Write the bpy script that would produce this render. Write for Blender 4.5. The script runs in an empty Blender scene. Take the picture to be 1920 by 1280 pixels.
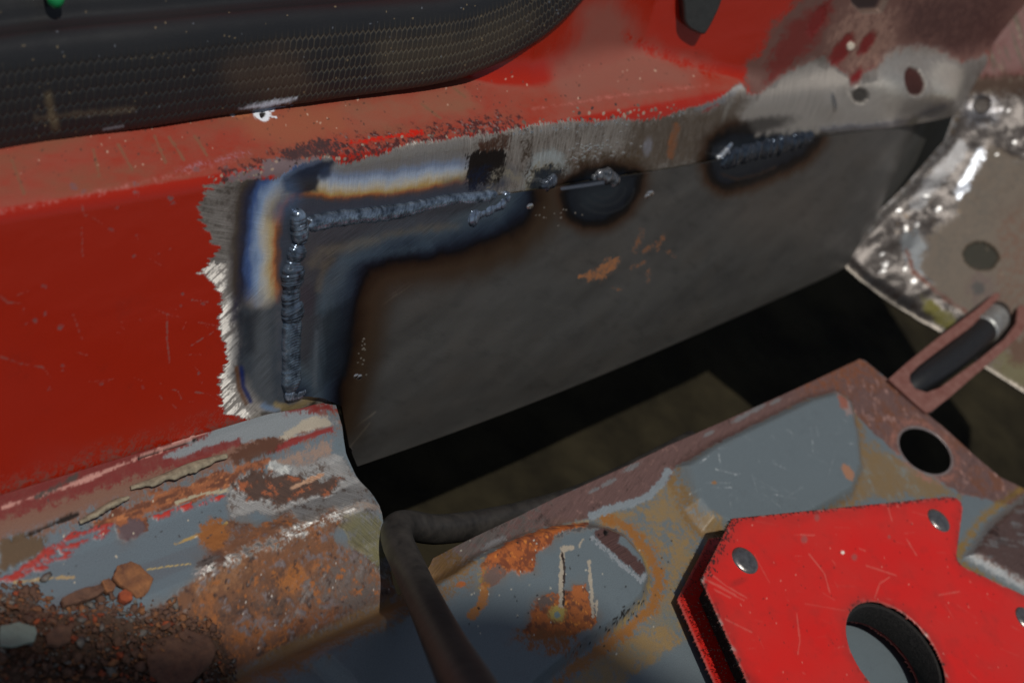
import bpy, math, random
import numpy as np
from mathutils import Vector, Matrix

random.seed(7)
rng = np.random.default_rng(7)
SC = bpy.context.scene
COL = SC.collection

# ------------------------------------------------------------------ camera
# world: X along the sill (towards the front of the car), Y outwards, Z up; millimetres in the maths, metres in the scene
F = 2667.0                                   # focal length in pixels of the 1920 px wide photograph (50 mm)
def nrm(v):
    v = np.asarray(v, float); return v / np.linalg.norm(v)
_x = nrm([2490, 790, -F]); _z = np.array([.456, .627, .63]); _z = nrm(_z - _z.dot(_x) * _x); _y = np.cross(_z, _x)
R = np.array([_x, _y, _z])
def ray(px, py):
    return R @ np.array([(px - 960) / F, -(py - 640) / F, -1.0])
CAMP = -ray(560, 400) * 420.0                # the weld corner is the origin
cam_d = bpy.data.cameras.new('camera'); cam = bpy.data.objects.new('camera', cam_d); COL.objects.link(cam)
cam.matrix_world = Matrix([[*R[0], CAMP[0] / 1000], [*R[1], CAMP[1] / 1000], [*R[2], CAMP[2] / 1000], [0, 0, 0, 1]])
cam_d.sensor_width = 36; cam_d.lens = F / 1920 * 36; cam_d.clip_start = .01; cam_d.clip_end = 100
cam_d.dof.use_dof = True; cam_d.dof.focus_distance = .446; cam_d.dof.aperture_fstop = 13
SC.camera = cam

# ------------------------------------------------------------------ light
SUN = nrm([-.26, -.20, .95])
world = bpy.data.worlds.new('World'); SC.world = world; world.use_nodes = True
nt = world.node_tree; nt.nodes.clear()
sky = nt.nodes.new('ShaderNodeTexSky'); sky.sky_type = 'NISHITA'; sky.sun_disc = False
sky.sun_elevation = math.asin(SUN[2]); sky.sun_rotation = math.atan2(SUN[0], SUN[1])
bg = nt.nodes.new('ShaderNodeBackground'); bg.inputs['Strength'].default_value = .075
wo = nt.nodes.new('ShaderNodeOutputWorld')
hs = nt.nodes.new('ShaderNodeHueSaturation'); hs.inputs['Saturation'].default_value = .6
nt.links.new(sky.outputs[0], hs.inputs['Color']); nt.links.new(hs.outputs[0], bg.inputs[0]); nt.links.new(bg.outputs[0], wo.inputs[0])
sl = bpy.data.lights.new('sun', 'SUN'); sl.energy = 3.8; sl.angle = math.radians(.53); sl.color = (1, .95, .87)
so = bpy.data.objects.new('sun', sl); COL.objects.link(so)
so.rotation_euler = Vector(SUN).to_track_quat('Z', 'Y').to_euler(); so.location = (0, 0, 2)
SC.view_settings.view_transform = 'Standard'; SC.view_settings.look = 'None'
SC.view_settings.exposure = -0.65; SC.view_settings.gamma = 1; SC.view_settings.use_curve_mapping = False

# ------------------------------------------------------------------ maths helpers
PHI = math.radians(25)
UP = np.array([0, math.sin(PHI), math.cos(PHI)])         # up along the leaning inner face of the sill
NF = np.array([0, -math.cos(PHI), math.sin(PHI)])        # its normal
ZF = -64.2                                               # floor height
def hit(px, py, p=(0, 0, 0), n=(0, 0, 1)):
    r = ray(px, py); n = np.asarray(n, float)
    return CAMP + r * (np.dot(np.asarray(p, float) - CAMP, n) / np.dot(r, n))
def at(px, py, d):
    return CAMP + nrm(ray(px, py)) * d
def face(px, py):                                        # a point on the sill face -> (X, U)
    h = hit(px, py, (0, 0, 0), NF); return np.array([h[0], h.dot(UP)])
def flo(px, py, z=ZF):
    return hit(px, py, (0, 0, z))[:2]
def trace(P):                                            # where a surface point lies in the photograph's tracing
    c = (np.asarray(P).reshape(-1, 3) - CAMP) @ R
    return np.stack([960 + F * c[:, 0] / -c[:, 2], 640 - F * c[:, 1] / -c[:, 2]], 1)
def sstep(a, b, x):
    t = np.clip((x - a) / (b - a), 0, 1); return t * t * (3 - 2 * t)
def _hash(ix, iy, s):
    h = (ix.astype(np.int64) * 374761393 + iy.astype(np.int64) * 668265263 + s * 1442695041) & 0xffffffff
    h = ((h ^ (h >> 13)) * 1274126177) & 0xffffffff
    return ((h ^ (h >> 16)) & 0xffff) / 65535.0
def vnoise(x, y, s=0):
    ix = np.floor(x); iy = np.floor(y); fx = x - ix; fy = y - iy
    fx = fx * fx * (3 - 2 * fx); fy = fy * fy * (3 - 2 * fy)
    a = _hash(ix, iy, s); b = _hash(ix + 1, iy, s); c = _hash(ix, iy + 1, s); d = _hash(ix + 1, iy + 1, s)
    return a + (b - a) * fx + (c - a) * fy + (a - b - c + d) * fx * fy
def fbm(x, y, s=0, o=4, g=.5):
    r = 0; a = 1; t = 0
    for k in range(o):
        r = r + a * vnoise(x * 2 ** k + 17.3 * k, y * 2 ** k - 9.1 * k, s + k * 31); t += a; a *= g
    return r / t
def poly_sd(P, pts):
    pts = np.asarray(pts, float); d2 = np.full(len(P), 1e18); ins = np.zeros(len(P), bool)
    for i in range(len(pts)):
        a = pts[i]; b = pts[(i + 1) % len(pts)]; e = b - a; w = P - a
        t = np.clip((w @ e) / max(e @ e, 1e-12), 0, 1); q = w - t[:, None] * e
        d2 = np.minimum(d2, (q * q).sum(1))
        if a[1] != b[1]:
            c = ((a[1] <= P[:, 1]) & (b[1] > P[:, 1])) | ((b[1] <= P[:, 1]) & (a[1] > P[:, 1]))
            ins ^= c & (P[:, 0] < a[0] + (P[:, 1] - a[1]) / (b[1] - a[1]) * e[0])
    d = np.sqrt(d2); return np.where(ins, -d, d)
def line_d(P, pts):
    pts = np.asarray(pts, float); d2 = np.full(len(P), 1e18)
    for i in range(len(pts) - 1):
        a = pts[i]; e = pts[i + 1] - a; w = P - a
        t = np.clip((w @ e) / max(e @ e, 1e-12), 0, 1); q = w - t[:, None] * e
        d2 = np.minimum(d2, (q * q).sum(1))
    return np.sqrt(d2)
def smooth_pts(pts, n, closed=False):                    # Catmull-Rom through the points, n samples by arc length
    p = np.asarray(pts, float)
    q = np.vstack([p[-1], p, p[0], p[1]]) if closed else np.vstack([2 * p[0] - p[1], p, 2 * p[-1] - p[-2]])
    out = []
    for i in range(1, len(q) - 2):
        for t in np.linspace(0, 1, 24, endpoint=False):
            a, b, c, d = q[i - 1], q[i], q[i + 1], q[i + 2]
            out.append(.5 * (2 * b + (c - a) * t + (2 * a - 5 * b + 4 * c - d) * t * t + (3 * b - a - 3 * c + d) * t ** 3))
    if not closed: out.append(p[-1])
    out = np.array(out); s = np.r_[0, np.cumsum(np.linalg.norm(np.diff(out, axis=0), axis=1))]
    u = np.linspace(0, s[-1], n, endpoint=not closed)
    return np.stack([np.interp(u, s, out[:, k]) for k in range(p.shape[1])], 1)
def lin(c, k=1.0):
    c = np.asarray(c, float) / 255.0
    return np.where(c <= .04045, c / 12.92, ((c + .055) / 1.055) ** 2.4) * k

# ------------------------------------------------------------------ surface painter: colour, roughness, metal, relief on every vertex
class Coat:
    def __init__(s, P, Q, base, rough=.4, metal=0.0):    # P traced position of each vertex, Q the surface's own millimetres
        n = len(P); s.P = P; s.Q = Q; s.n = n
        s.col = np.tile(lin(base), (n, 1)); s.rough = np.full(n, rough); s.metal = np.full(n, metal); s.h = np.zeros(n)
        s.br = np.stack([Q[:, 1], Q[:, 0], np.zeros(n)], 1)
        s.coat = np.zeros(n); s.ang = np.zeros(n); s.crisp = 0.0; s._g = None; s.basis = (np.array([1., 0, 0]), UP)
    def nz(s, sx, sy=None, seed=0, o=4, rot=0.0):
        sy = sy or sx; c, d = math.cos(rot), math.sin(rot); x, y = s.Q[:, 0], s.Q[:, 1]
        return fbm((x * c + y * d) / sx, (-x * d + y * c) / sy, seed, o) - .5
    def _local(s, pts, m):
        pts = np.asarray(pts, float); lo = pts.min(0) - m; hi = pts.max(0) + m
        return np.nonzero(((s.P >= lo) & (s.P <= hi)).all(1))[0]
    def sd(s, pts, m=90, rag=0, scale=2.0, sy=None, seed=0, rot=0.0):
        r = np.full(s.n, 1e3); i = s._local(pts, m)
        if len(i):
            r[i] = poly_sd(s.P[i], pts)
            if rag:
                c, d = math.cos(rot), math.sin(rot); x, y = s.Q[i, 0], s.Q[i, 1]; sy = sy or scale
                r[i] += rag * 2 * (fbm((x * c + y * d) / scale, (-x * d + y * c) / sy, seed, 4) - .5)
        return r
    def blob(s, pts, soft=4, rag=0, scale=2.0, sy=None, seed=0, rot=0.0):
        return 1 - sstep(-soft, soft, s.sd(pts, soft + rag + 8, rag, scale, sy, seed, rot))
    def line(s, pts, w, soft=2, rag=0, scale=2.0, seed=0):
        m = np.zeros(s.n); i = s._local(pts, w + soft + rag + 4)
        if len(i):
            d = line_d(s.P[i], pts) + (rag * 2 * (fbm(s.Q[i, 0] / scale, s.Q[i, 1] / scale, seed, 3) - .5) if rag else 0)
            m[i] = 1 - sstep(w / 2 - soft / 2, w / 2 + soft / 2, d)
        return m
    def ell(s, x, y, a, b=None, rot=0, soft=.3, rag=0, scale=1.5, seed=0):
        b = b or a; c, d = math.cos(math.radians(rot)), math.sin(math.radians(rot)); m = np.zeros(s.n)
        i = s._local([(x - max(a, b), y - max(a, b)), (x + max(a, b), y + max(a, b))], max(a, b) * .8 + 4)
        if len(i):
            u = s.P[i, 0] - x; v = s.P[i, 1] - y; e = np.hypot((u * c + v * d) / a, (-u * d + v * c) / b)
            if rag: e = e + rag * 2 * (fbm(s.Q[i, 0] / scale, s.Q[i, 1] / scale, seed, 3) - .5)
            m[i] = 1 - sstep(1 - soft, 1 + soft, e)
        return m
    def put(s, m, c=None, rough=None, metal=None, h=0, brush=None, k=1.0):
        if s.crisp > 0:                                  # worn edges break up into grains instead of fading
            if s._g is None: s._g = fbm(s.Q[:, 0] / .55, s.Q[:, 1] / .55, 77, 2) + .9 * fbm(s.Q[:, 0] / 2.3, s.Q[:, 1] / 2.3, 78, 3) - .95
            i = np.nonzero((m > .004) & (m < .996))[0]; mi = m[i]
            mi = np.clip(mi + 4 * mi * (1 - mi) * s._g[i] * min(1.5, s.crisp * 6), 0, 1); m = m.copy(); m[i] = mi + s.crisp * (sstep(.28, .72, mi) - mi)
        if c is not None:
            c = np.asarray(c, float)
            s.col += m[:, None] * ((lin(c, k) if c.ndim == 1 else c) - s.col)
        if rough is not None: s.rough += m * (rough - s.rough)
        if metal is not None: s.metal += m * (metal - s.metal)
        if brush is not None: s.br[:, 2] += m * (brush - s.br[:, 2])
        s.h += m * h
    def ramp(s, x, stops):                               # colours along a scalar: [(value, (r,g,b)), ...]
        v = [a for a, _ in stops]; c = np.array([lin(b) for _, b in stops])
        return np.stack([np.interp(x, v, c[:, k]) for k in range(3)], 1)
    def grain(s, deg, m):                                # brushing direction over a mask, degrees in surface coordinates
        a = math.radians(deg); i = m > .5; s.ang[i] = a; x, y = s.Q[i, 0], s.Q[i, 1]
        s.br[i, 0] = -x * math.sin(a) + y * math.cos(a); s.br[i, 1] = x * math.cos(a) + y * math.sin(a)
    def swirl(s, cx, cy, m):                             # grinder arcs round a centre (surface mm)
        i = m > .5; x, y = s.Q[i, 0] - cx, s.Q[i, 1] - cy; r = np.hypot(x, y); s.ang[i] = np.arctan2(y, x) + math.pi / 2
        s.br[i, 0] = r; s.br[i, 1] = np.arctan2(y, x) * r.mean() if i.any() else 0

def set_attr(me, name, arr, typ='FLOAT_VECTOR'):
    a = me.attributes.new(name, typ, 'POINT')
    if typ == 'FLOAT_COLOR':
        arr = np.concatenate([arr, np.ones((len(arr), 1))], 1); a.data.foreach_set('color', arr.astype(np.float32).ravel())
    elif typ == 'FLOAT': a.data.foreach_set('value', arr.astype(np.float32).ravel())
    else: a.data.foreach_set('vector', arr.astype(np.float32).ravel())
def make_mesh(name, V, Fq, mat, parent=None, thick=0, smooth=True):
    me = bpy.data.meshes.new(name); V = np.asarray(V, float); Fq = np.asarray(Fq)
    me.vertices.add(len(V)); me.vertices.foreach_set('co', (V / 1000).astype(np.float32).ravel())
    k = Fq.shape[1]; me.loops.add(Fq.size); me.polygons.add(len(Fq))
    me.polygons.foreach_set('loop_start', np.arange(len(Fq), dtype=np.int32) * k)
    me.loops.foreach_set('vertex_index', Fq.astype(np.int32).ravel())
    if smooth: me.polygons.foreach_set('use_smooth', np.ones(len(Fq), bool))
    me.update(calc_edges=True); me.validate()
    if mat: me.materials.append(mat)
    ob = bpy.data.objects.new(name, me); COL.objects.link(ob)
    if parent: ob.parent = parent
    if thick:
        m = ob.modifiers.new('thickness', 'SOLIDIFY'); m.thickness = thick / 1000; m.offset = -1
    return ob
def coat_attrs(ob, c):
    me = ob.data
    set_attr(me, 'col', np.clip(c.col, 0, 1), 'FLOAT_COLOR')
    set_attr(me, 'surf', np.stack([np.clip(c.rough, .05, 1), np.clip(c.metal, 0, 1), c.coat], 1))
    set_attr(me, 'brush', c.br)
    e1, e2 = c.basis; set_attr(me, 'across', -np.sin(c.ang)[:, None] * e1 + np.cos(c.ang)[:, None] * e2)
    set_attr(me, 'mm', np.concatenate([c.Q, np.zeros((c.n, 1))], 1))
def quads(nu, nv, closed_v=False):
    i = np.arange(nu - 1)[:, None]; j = np.arange(nv if closed_v else nv - 1)[None, :]; j2 = (j + 1) % nv
    return np.stack([i * nv + j, (i + 1) * nv + j, (i + 1) * nv + j2, i * nv + j2], -1).reshape(-1, 4)
def normals(P):                                          # P (nu,nv,3)
    a = np.gradient(P, axis=0); b = np.gradient(P, axis=1); n = np.cross(a, b)
    return n / np.maximum(np.linalg.norm(n, axis=-1, keepdims=True), 1e-9)
def tube_mesh(path, rad, seg=24, cap=True):
    path = np.asarray(path, float); n = len(path); rad = np.broadcast_to(rad, n)
    t = np.gradient(path, axis=0); t /= np.linalg.norm(t, axis=1, keepdims=True)
    V = []; ref = np.array([0, 0, 1.]) if abs(t[0, 2]) < .9 else np.array([1., 0, 0]); a = nrm(np.cross(t[0], ref))
    for i in range(n):
        a = nrm(a - a.dot(t[i]) * t[i]); b = np.cross(t[i], a)
        th = np.arange(seg) / seg * 2 * math.pi
        V.append(path[i] + rad[i] * (np.cos(th)[:, None] * a + np.sin(th)[:, None] * b))
    if cap:
        V = [np.tile(path[0], (seg, 1))] + V + [np.tile(path[-1], (seg, 1))]
    return np.concatenate(V), quads(len(V), seg, True)
def tag(o, label=None, cat=None, group=None, kind=None):
    if label: o['label'] = label
    if cat: o['category'] = cat
    if group: o['group'] = group
    if kind: o['kind'] = kind
    return o
def empty(name, loc=(0, 0, 0)):
    o = bpy.data.objects.new(name, None); COL.objects.link(o); o.empty_display_size = .01
    o.location = np.asarray(loc, float) / 1000; return o
def under(o, root):                                      # parent without moving
    o.parent = root; o.matrix_parent_inverse = Matrix.Translation(-Vector(root.location)); return o

# ------------------------------------------------------------------ materials
def N(nt, t, **kw):
    n = nt.nodes.new(t)
    for k, v in kw.items():
        if k in n.inputs: n.inputs[k].default_value = v
        else: setattr(n, k, v)
    return n
def surface_mat(name, fine=2.2, fine_amt=.25, bump=.25, brush_bump=.6, speck=.0, speck_col=(.02, .015, .01), spec=.5):
    m = bpy.data.materials.new(name); m.use_nodes = True; t = m.node_tree; t.nodes.clear(); L = t.links.new
    out = N(t, 'ShaderNodeOutputMaterial'); p = N(t, 'ShaderNodeBsdfPrincipled'); L(p.outputs[0], out.inputs[0])
    p.inputs['Specular IOR Level'].default_value = spec
    ac = N(t, 'ShaderNodeAttribute', attribute_name='col'); asf = N(t, 'ShaderNodeAttribute', attribute_name='surf')
    ab = N(t, 'ShaderNodeAttribute', attribute_name='brush'); am = N(t, 'ShaderNodeAttribute', attribute_name='mm')
    ss = N(t, 'ShaderNodeSeparateXYZ'); L(asf.outputs['Vector'], ss.inputs[0])
    sb = N(t, 'ShaderNodeSeparateXYZ'); L(ab.outputs['Vector'], sb.inputs[0])
    # fine mottling
    n1 = N(t, 'ShaderNodeTexNoise', Scale=fine, Detail=5.0, Roughness=.65); L(am.outputs['Vector'], n1.inputs['Vector'])
    r1 = N(t, 'ShaderNodeMapRange'); r1.inputs['From Min'].default_value = .25; r1.inputs['From Max'].default_value = .75
    r1.inputs['To Min'].default_value = 1 - fine_amt; r1.inputs['To Max'].default_value = 1 + fine_amt
    L(n1.outputs['Fac'], r1.inputs['Value'])
    # brush scratches
    cb = N(t, 'ShaderNodeCombineXYZ')
    mx = N(t, 'ShaderNodeMath', operation='MULTIPLY'); mx.inputs[1].default_value = 4.6; L(sb.outputs[0], mx.inputs[0])
    my = N(t, 'ShaderNodeMath', operation='MULTIPLY'); my.inputs[1].default_value = .10; L(sb.outputs[1], my.inputs[0])
    L(mx.outputs[0], cb.inputs[0]); L(my.outputs[0], cb.inputs[1])
    n2 = N(t, 'ShaderNodeTexNoise', Scale=1.0, Detail=4.0, Roughness=.7); L(cb.outputs[0], n2.inputs['Vector'])
    r2 = N(t, 'ShaderNodeMapRange'); r2.inputs['From Min'].default_value = .3; r2.inputs['From Max'].default_value = .7
    r2.inputs['To Min'].default_value = .48; r2.inputs['To Max'].default_value = 1.5; L(n2.outputs['Fac'], r2.inputs['Value'])
    mb = N(t, 'ShaderNodeMix', data_type='FLOAT'); mb.inputs[2].default_value = 1.0
    cl = N(t, 'ShaderNodeClamp'); L(sb.outputs[2], cl.inputs[0])
    L(cl.outputs[0], mb.inputs[0]); L(r2.outputs[0], mb.inputs[3])
    mm = N(t, 'ShaderNodeMath', operation='MULTIPLY'); L(r1.outputs[0], mm.inputs[0]); L(mb.outputs[0], mm.inputs[1])
    vm = N(t, 'ShaderNodeVectorMath', operation='SCALE'); L(ac.outputs['Color'], vm.inputs[0]); L(mm.outputs[0], vm.inputs['Scale'])
    colour = vm.outputs[0]
    if speck:
        n3 = N(t, 'ShaderNodeTexNoise', Scale=1.6, Detail=3.0); L(am.outputs['Vector'], n3.inputs['Vector'])
        r3 = N(t, 'ShaderNodeMapRange'); r3.inputs['From Min'].default_value = .66; r3.inputs['From Max'].default_value = .72
        r3.inputs['To Max'].default_value = speck; L(n3.outputs['Fac'], r3.inputs['Value'])
        mc = N(t, 'ShaderNodeMix', data_type='RGBA'); mc.inputs['B'].default_value = (*speck_col, 1)
        L(r3.outputs[0], mc.inputs['Factor']); L(colour, mc.inputs['A']); colour = mc.outputs['Result']
    L(colour, p.inputs['Base Color'])
    rr = N(t, 'ShaderNodeMapRange'); rr.inputs['To Min'].default_value = -.09; rr.inputs['To Max'].default_value = .09
    L(n1.outputs['Fac'], rr.inputs['Value'])
    ra = N(t, 'ShaderNodeMath', operation='ADD', use_clamp=True); L(ss.outputs[0], ra.inputs[0]); L(rr.outputs[0], ra.inputs[1])
    L(ra.outputs[0], p.inputs['Roughness']); L(ss.outputs[1], p.inputs['Metallic'])
    L(ss.outputs[2], p.inputs['Coat Weight']); p.inputs['Coat Roughness'].default_value = .12
    b1 = N(t, 'ShaderNodeBump'); b1.inputs['Strength'].default_value = bump; b1.inputs['Distance'].default_value = .0003
    L(n1.outputs['Fac'], b1.inputs['Height'])
    b2 = N(t, 'ShaderNodeBump'); b2.inputs['Distance'].default_value = .00025
    ms = N(t, 'ShaderNodeMath', operation='MULTIPLY'); ms.inputs[1].default_value = brush_bump; L(cl.outputs[0], ms.inputs[0])
    L(ms.outputs[0], b2.inputs['Strength']); L(n2.outputs['Fac'], b2.inputs['Height']); L(b1.outputs[0], b2.inputs['Normal'])
    L(b2.outputs[0], p.inputs['Normal'])
    at_ = N(t, 'ShaderNodeAttribute', attribute_name='across'); L(at_.outputs['Vector'], p.inputs['Tangent'])
    man = N(t, 'ShaderNodeMath', operation='MULTIPLY'); man.inputs[1].default_value = .9; L(cl.outputs[0], man.inputs[0]); L(man.outputs[0], p.inputs['Anisotropic'])
    return m
def plain_mat(name, col, rough=.5, metal=0, scale=900, amt=.3, bump=.2, dist=.0003, col2=None, spec=.5, detail=6):
    m = bpy.data.materials.new(name); m.use_nodes = True; t = m.node_tree; L = t.links.new
    p = t.nodes['Principled BSDF']; p.inputs['Roughness'].default_value = rough; p.inputs['Metallic'].default_value = metal
    p.inputs['Specular IOR Level'].default_value = spec
    tc = N(t, 'ShaderNodeTexCoord'); n = N(t, 'ShaderNodeTexNoise', Scale=scale, Detail=float(detail), Roughness=.65); L(tc.outputs['Object'], n.inputs['Vector'])
    mc = N(t, 'ShaderNodeMix', data_type='RGBA'); a = np.asarray(lin(col)); b = np.asarray(lin(col2)) if col2 is not None else a * (1 - amt)
    mc.inputs['A'].default_value = (*b, 1); mc.inputs['B'].default_value = (*np.clip(a * (1 if col2 is not None else 1 + amt), 0, 1), 1)
    r = N(t, 'ShaderNodeMapRange'); r.inputs['From Min'].default_value = .3; r.inputs['From Max'].default_value = .7; L(n.outputs['Fac'], r.inputs['Value'])
    L(r.outputs[0], mc.inputs['Factor']); L(mc.outputs['Result'], p.inputs['Base Color'])
    bp = N(t, 'ShaderNodeBump'); bp.inputs['Strength'].default_value = bump; bp.inputs['Distance'].default_value = dist
    L(n.outputs['Fac'], bp.inputs['Height']); L(bp.outputs[0], p.inputs['Normal'])
    return m

M_SILL = surface_mat('red_painted_steel', 2.4, .14, .10, .8)
M_PATCH = surface_mat('bare_steel_sheet', 2.0, .16, .10, .35)
M_FLOOR = surface_mat('rusty_primed_floor_steel', 2.6, .26, .35, .55, .0)
M_TOE = surface_mat('worn_bulkhead_paint', 1.6, .22, .25, .55)
M_MAG = surface_mat('red_enamel', 3.0, .06, .04, .3)
M_WELD = surface_mat('weld_metal', 1.4, .16, .06, .0)

# ================================================================== setting: the ground far below the cut floor
gmat = plain_mat('damp_soil', (50, 45, 32), .95, 0, 26, .5, .6, .006, (24, 21, 15), spec=.1)
gx = np.linspace(-6000, 6000, 121); gy = np.linspace(-6000, 6000, 121)
# denser near the car
gx = np.sign(gx) * (np.abs(gx) / 6000) ** 2 * 6000; gy = np.sign(gy) * (np.abs(gy) / 6000) ** 2 * 6000
GX, GY = np.meshgrid(gx, gy, indexing='ij')
GZ = -215 + 14 * (fbm(GX / 60, GY / 60, 5) - .5) + 10 * (fbm(GX / 300, GY / 300, 6) - .5)
tag(make_mesh('ground', np.stack([GX, GY, GZ], -1).reshape(-1, 3), quads(121, 121), gmat), kind='structure')

# ================================================================== sill: one pressed sheet, leaning face, rounded shoulder, flange, pillar base
sill = empty('car_sill', (0, -20, -60))
tag(sill, 'red painted sill panel with ground bare steel and a welded repair along its face', 'car sill')
ub, uf = -71.0, 15.5                                     # bottom and shoulder of the face along UP
def grow(a, b, s0, s1):
    out = [a]
    while out[-1] < b: out.append(out[-1] + s0 + (s1 - s0) * (out[-1] - a) / (b - a))
    return np.array(out)
XS = np.r_[grow(-135, -42, .42, .34), grow(-41.7, 150, .25, .36), grow(150.4, 560, .38, .66)]
SS = np.r_[grow(ub, uf - 8, .30, .30), grow(uf - 7.6, uf + 9, .3, .3), grow(uf + 9.4, uf + 105, .42, .7)]
SS = np.unique(SS)
TH_F = math.radians(65); TH_W = math.radians(71)
foot = np.interp(XS, [-200, 40, 80, 100, 115, 150, 178, 189, 196, 218, 235, 250, 600], [46, 40, 27, 20, 18, 21, 24, 24, 21, 12, 5, 0, 0])
soft = np.interp(XS, [-200, 60, 120, 165, 180, 235, 250, 600], [2.5, 3, 10, 8, 4.5, 4.5, 7, 6])
rad = np.interp(XS, [-200, 110, 200, 260], [3.6, 4.2, 7, 9])
th = np.zeros((len(XS), len(SS)))
s = SS[None, :] - uf
flat = math.radians(2.0)
th = TH_F + (flat - TH_F) * sstep(-1, 1, (s) / rad[:, None])
fl_end = foot[:, None] + rad[:, None] * .4
th = th + (TH_W - flat) * sstep(-1, 1, (s - fl_end) / soft[:, None])
th = np.minimum(th, math.radians(74))
for _ in range(14):                                      # even the bend out along the sill
    th[1:-1] = (th[:-2] + 2 * th[1:-1] + th[2:]) / 4
ds = np.diff(SS, prepend=SS[0])
yy = ub * UP[1] + np.cumsum(np.cos(th) * ds[None, :], 1); zz = ub * UP[2] + np.cumsum(np.sin(th) * ds[None, :], 1)
SP = np.stack([np.broadcast_to(XS[:, None], yy.shape), yy, zz], -1)
SN = normals(SP); SN *= np.sign((SN @ np.array([0, -.7, .7])))[..., None]
shape = SP.shape
tr = trace(SP); Qs = np.stack([np.broadcast_to(XS[:, None], yy.shape).ravel(), np.broadcast_to(SS[None, :], yy.shape).ravel()], 1)
c = Coat(tr, Qs, (160, 34, 12), .21); Sn = SN.reshape(-1, 3)
RED = (160, 34, 12)
flatm = sstep(.88, .975, Sn[:, 2])
wallm = sstep(225, 262, Qs[:, 0] + 8 * c.nz(12, seed=3)) * sstep(8, 20, Qs[:, 1])
c.crisp = .02
# road dust on the flat top, thicker next to the rubber
dn = c.nz(14, 6, 11) + .6 * c.nz(3, 2, 12)
dust = flatm * np.clip(.70 + .55 * dn, 0, 1)
c.put(dust, (142, 68, 52), .75, 0)
rustdust = flatm * np.clip(.25 + 1.8 * c.nz(18, 7, 14) + .5 * c.nz(2, 1, 15), 0, 1) * sstep(140, 60, Qs[:, 0])
c.put(rustdust * .8, (122, 76, 54), .9)
c.put(c.blob([(430, 215), (560, 190), (640, 200), (660, 250), (560, 270), (480, 260)], 25, 14, 4, seed=2) * .8, (144, 82, 56), .9)
c.put(c.blob([(1030, 135), (1090, 20), (1150, 0), (1190, 60), (1240, 95), (1320, 130), (1300, 170), (1060, 205)], 34, 26, 12, seed=4) * .8, (134, 84, 72), .85)
c.put(c.blob([(640, 200), (860, 160), (900, 200), (680, 245)], 15, 18, 8, seed=5) * .5, (134, 92, 70), .9)
for x0, y0, x1, y1 in [(22, 300, 45, 362), (222, 272, 248, 318), (290, 255, 310, 305), (318, 258, 345, 300), (365, 255, 388, 292), (175, 280, 186, 330), (790, 195, 826, 222), (850, 165, 872, 182)]:
    c.put(c.line([(x0, y0), (x1, y1)], 5, 4, 2, 1.5) * .7, (120, 84, 60), .9)
for k in range(260):                                     # grit and pinholes lying in the dust
    x = rng.uniform(0, 1330); y = np.interp(x, [0, 640, 1330], [355, 235, 150]) - rng.uniform(-5, 85 if x < 900 else 60); r = rng.uniform(.7, 1.9)
    c.put(c.ell(x, y, r * rng.uniform(.8, 1.8), r, rng.uniform(0, 180), .4) * rng.uniform(.4, .9), (190, 160, 140) if rng.random() < .25 else (70, 48, 40), .9)
c.crisp = .35
# clean red shoulder shows through; pale streaks paint in the sheen along the fold
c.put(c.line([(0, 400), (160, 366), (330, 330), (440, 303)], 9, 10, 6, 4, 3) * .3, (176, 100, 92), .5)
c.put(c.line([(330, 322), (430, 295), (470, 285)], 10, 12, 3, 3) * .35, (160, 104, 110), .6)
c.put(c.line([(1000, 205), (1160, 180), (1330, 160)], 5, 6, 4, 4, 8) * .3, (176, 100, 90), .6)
c.put(c.line([(1180, 68), (1200, 82), (1232, 96), (1290, 118), (1340, 136)], 22, 24, 3, 4) * .5, RED, .13)
c.put(c.line([(1340, 66), (1380, 72)], 10, 8) * .9, RED, .15)
# stone chips and scratches in the red paint
for x, y, r in [(82, 537, 5), (113, 612, 6), (117, 684, 4), (118, 695, 4), (190, 719, 4), (268, 726, 4), (343, 551, 4), (339, 573, 3), (252, 480, 4), (297, 475, 3), (318, 467, 4), (263, 600, 4), (373, 699, 4), (208, 431, 5), (256, 441, 3), (84, 588, 4), (65, 600, 5), (50, 606, 3), (93, 730, 5), (380, 570, 4), (377, 717, 3), (320, 372, 6), (325, 380, 5), (218, 390, 4), (137, 350, 8), (158, 360, 7), (255, 345, 7), (255, 363, 6), (370, 318, 7), (425, 315, 6)]:
    c.put(c.ell(x, y, r * 1.0, r * .7, rng.uniform(-60, 60), .5, .5, .7, int(x)) * .6, (118, 78, 78), .8, 0, -.03)
SCR = [[(153, 427), (155, 480)], [(0, 668), (40, 682), (80, 688), (95, 708)], [(0, 554), (14, 567), (40, 568)], [(32, 553), (54, 545)], [(143, 660), (162, 665)], [(313, 590), (313, 634), (318, 680)], [(358, 648), (400, 622)],
       [(323, 730), (333, 732), (340, 747)], [(293, 580), (327, 594)], [(360, 562), (390, 566)], [(137, 590), (153, 634)], [(153, 383), (158, 403), (177, 410), (200, 425)], [(45, 575), (44, 590)], [(350, 600), (343, 617)],
       [(255, 437), (258, 450)], [(300, 742), (306, 752)], [(372, 604), (415, 612)], [(365, 735), (383, 737)]]
for k in range(26):
    x = rng.uniform(150, 410); y = rng.uniform(430, 800); a = rng.uniform(-.6, .9); l = rng.uniform(6, 40); SCR.append([(x, y), (x + l * math.cos(a), y + l * math.sin(a))])
for k, q in enumerate(SCR):
    c.put(c.line(q, 2.6 if k < 18 else 1.3, 1.6, 1, 1) * (.42 if k < 18 else .22), (132, 84, 78), .75)
c.put(np.clip(1.9 * (c.nz(9, 9, 40) - .14), 0, 1) * .3 * (1 - flatm), (110, 30, 20), .4)
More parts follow.
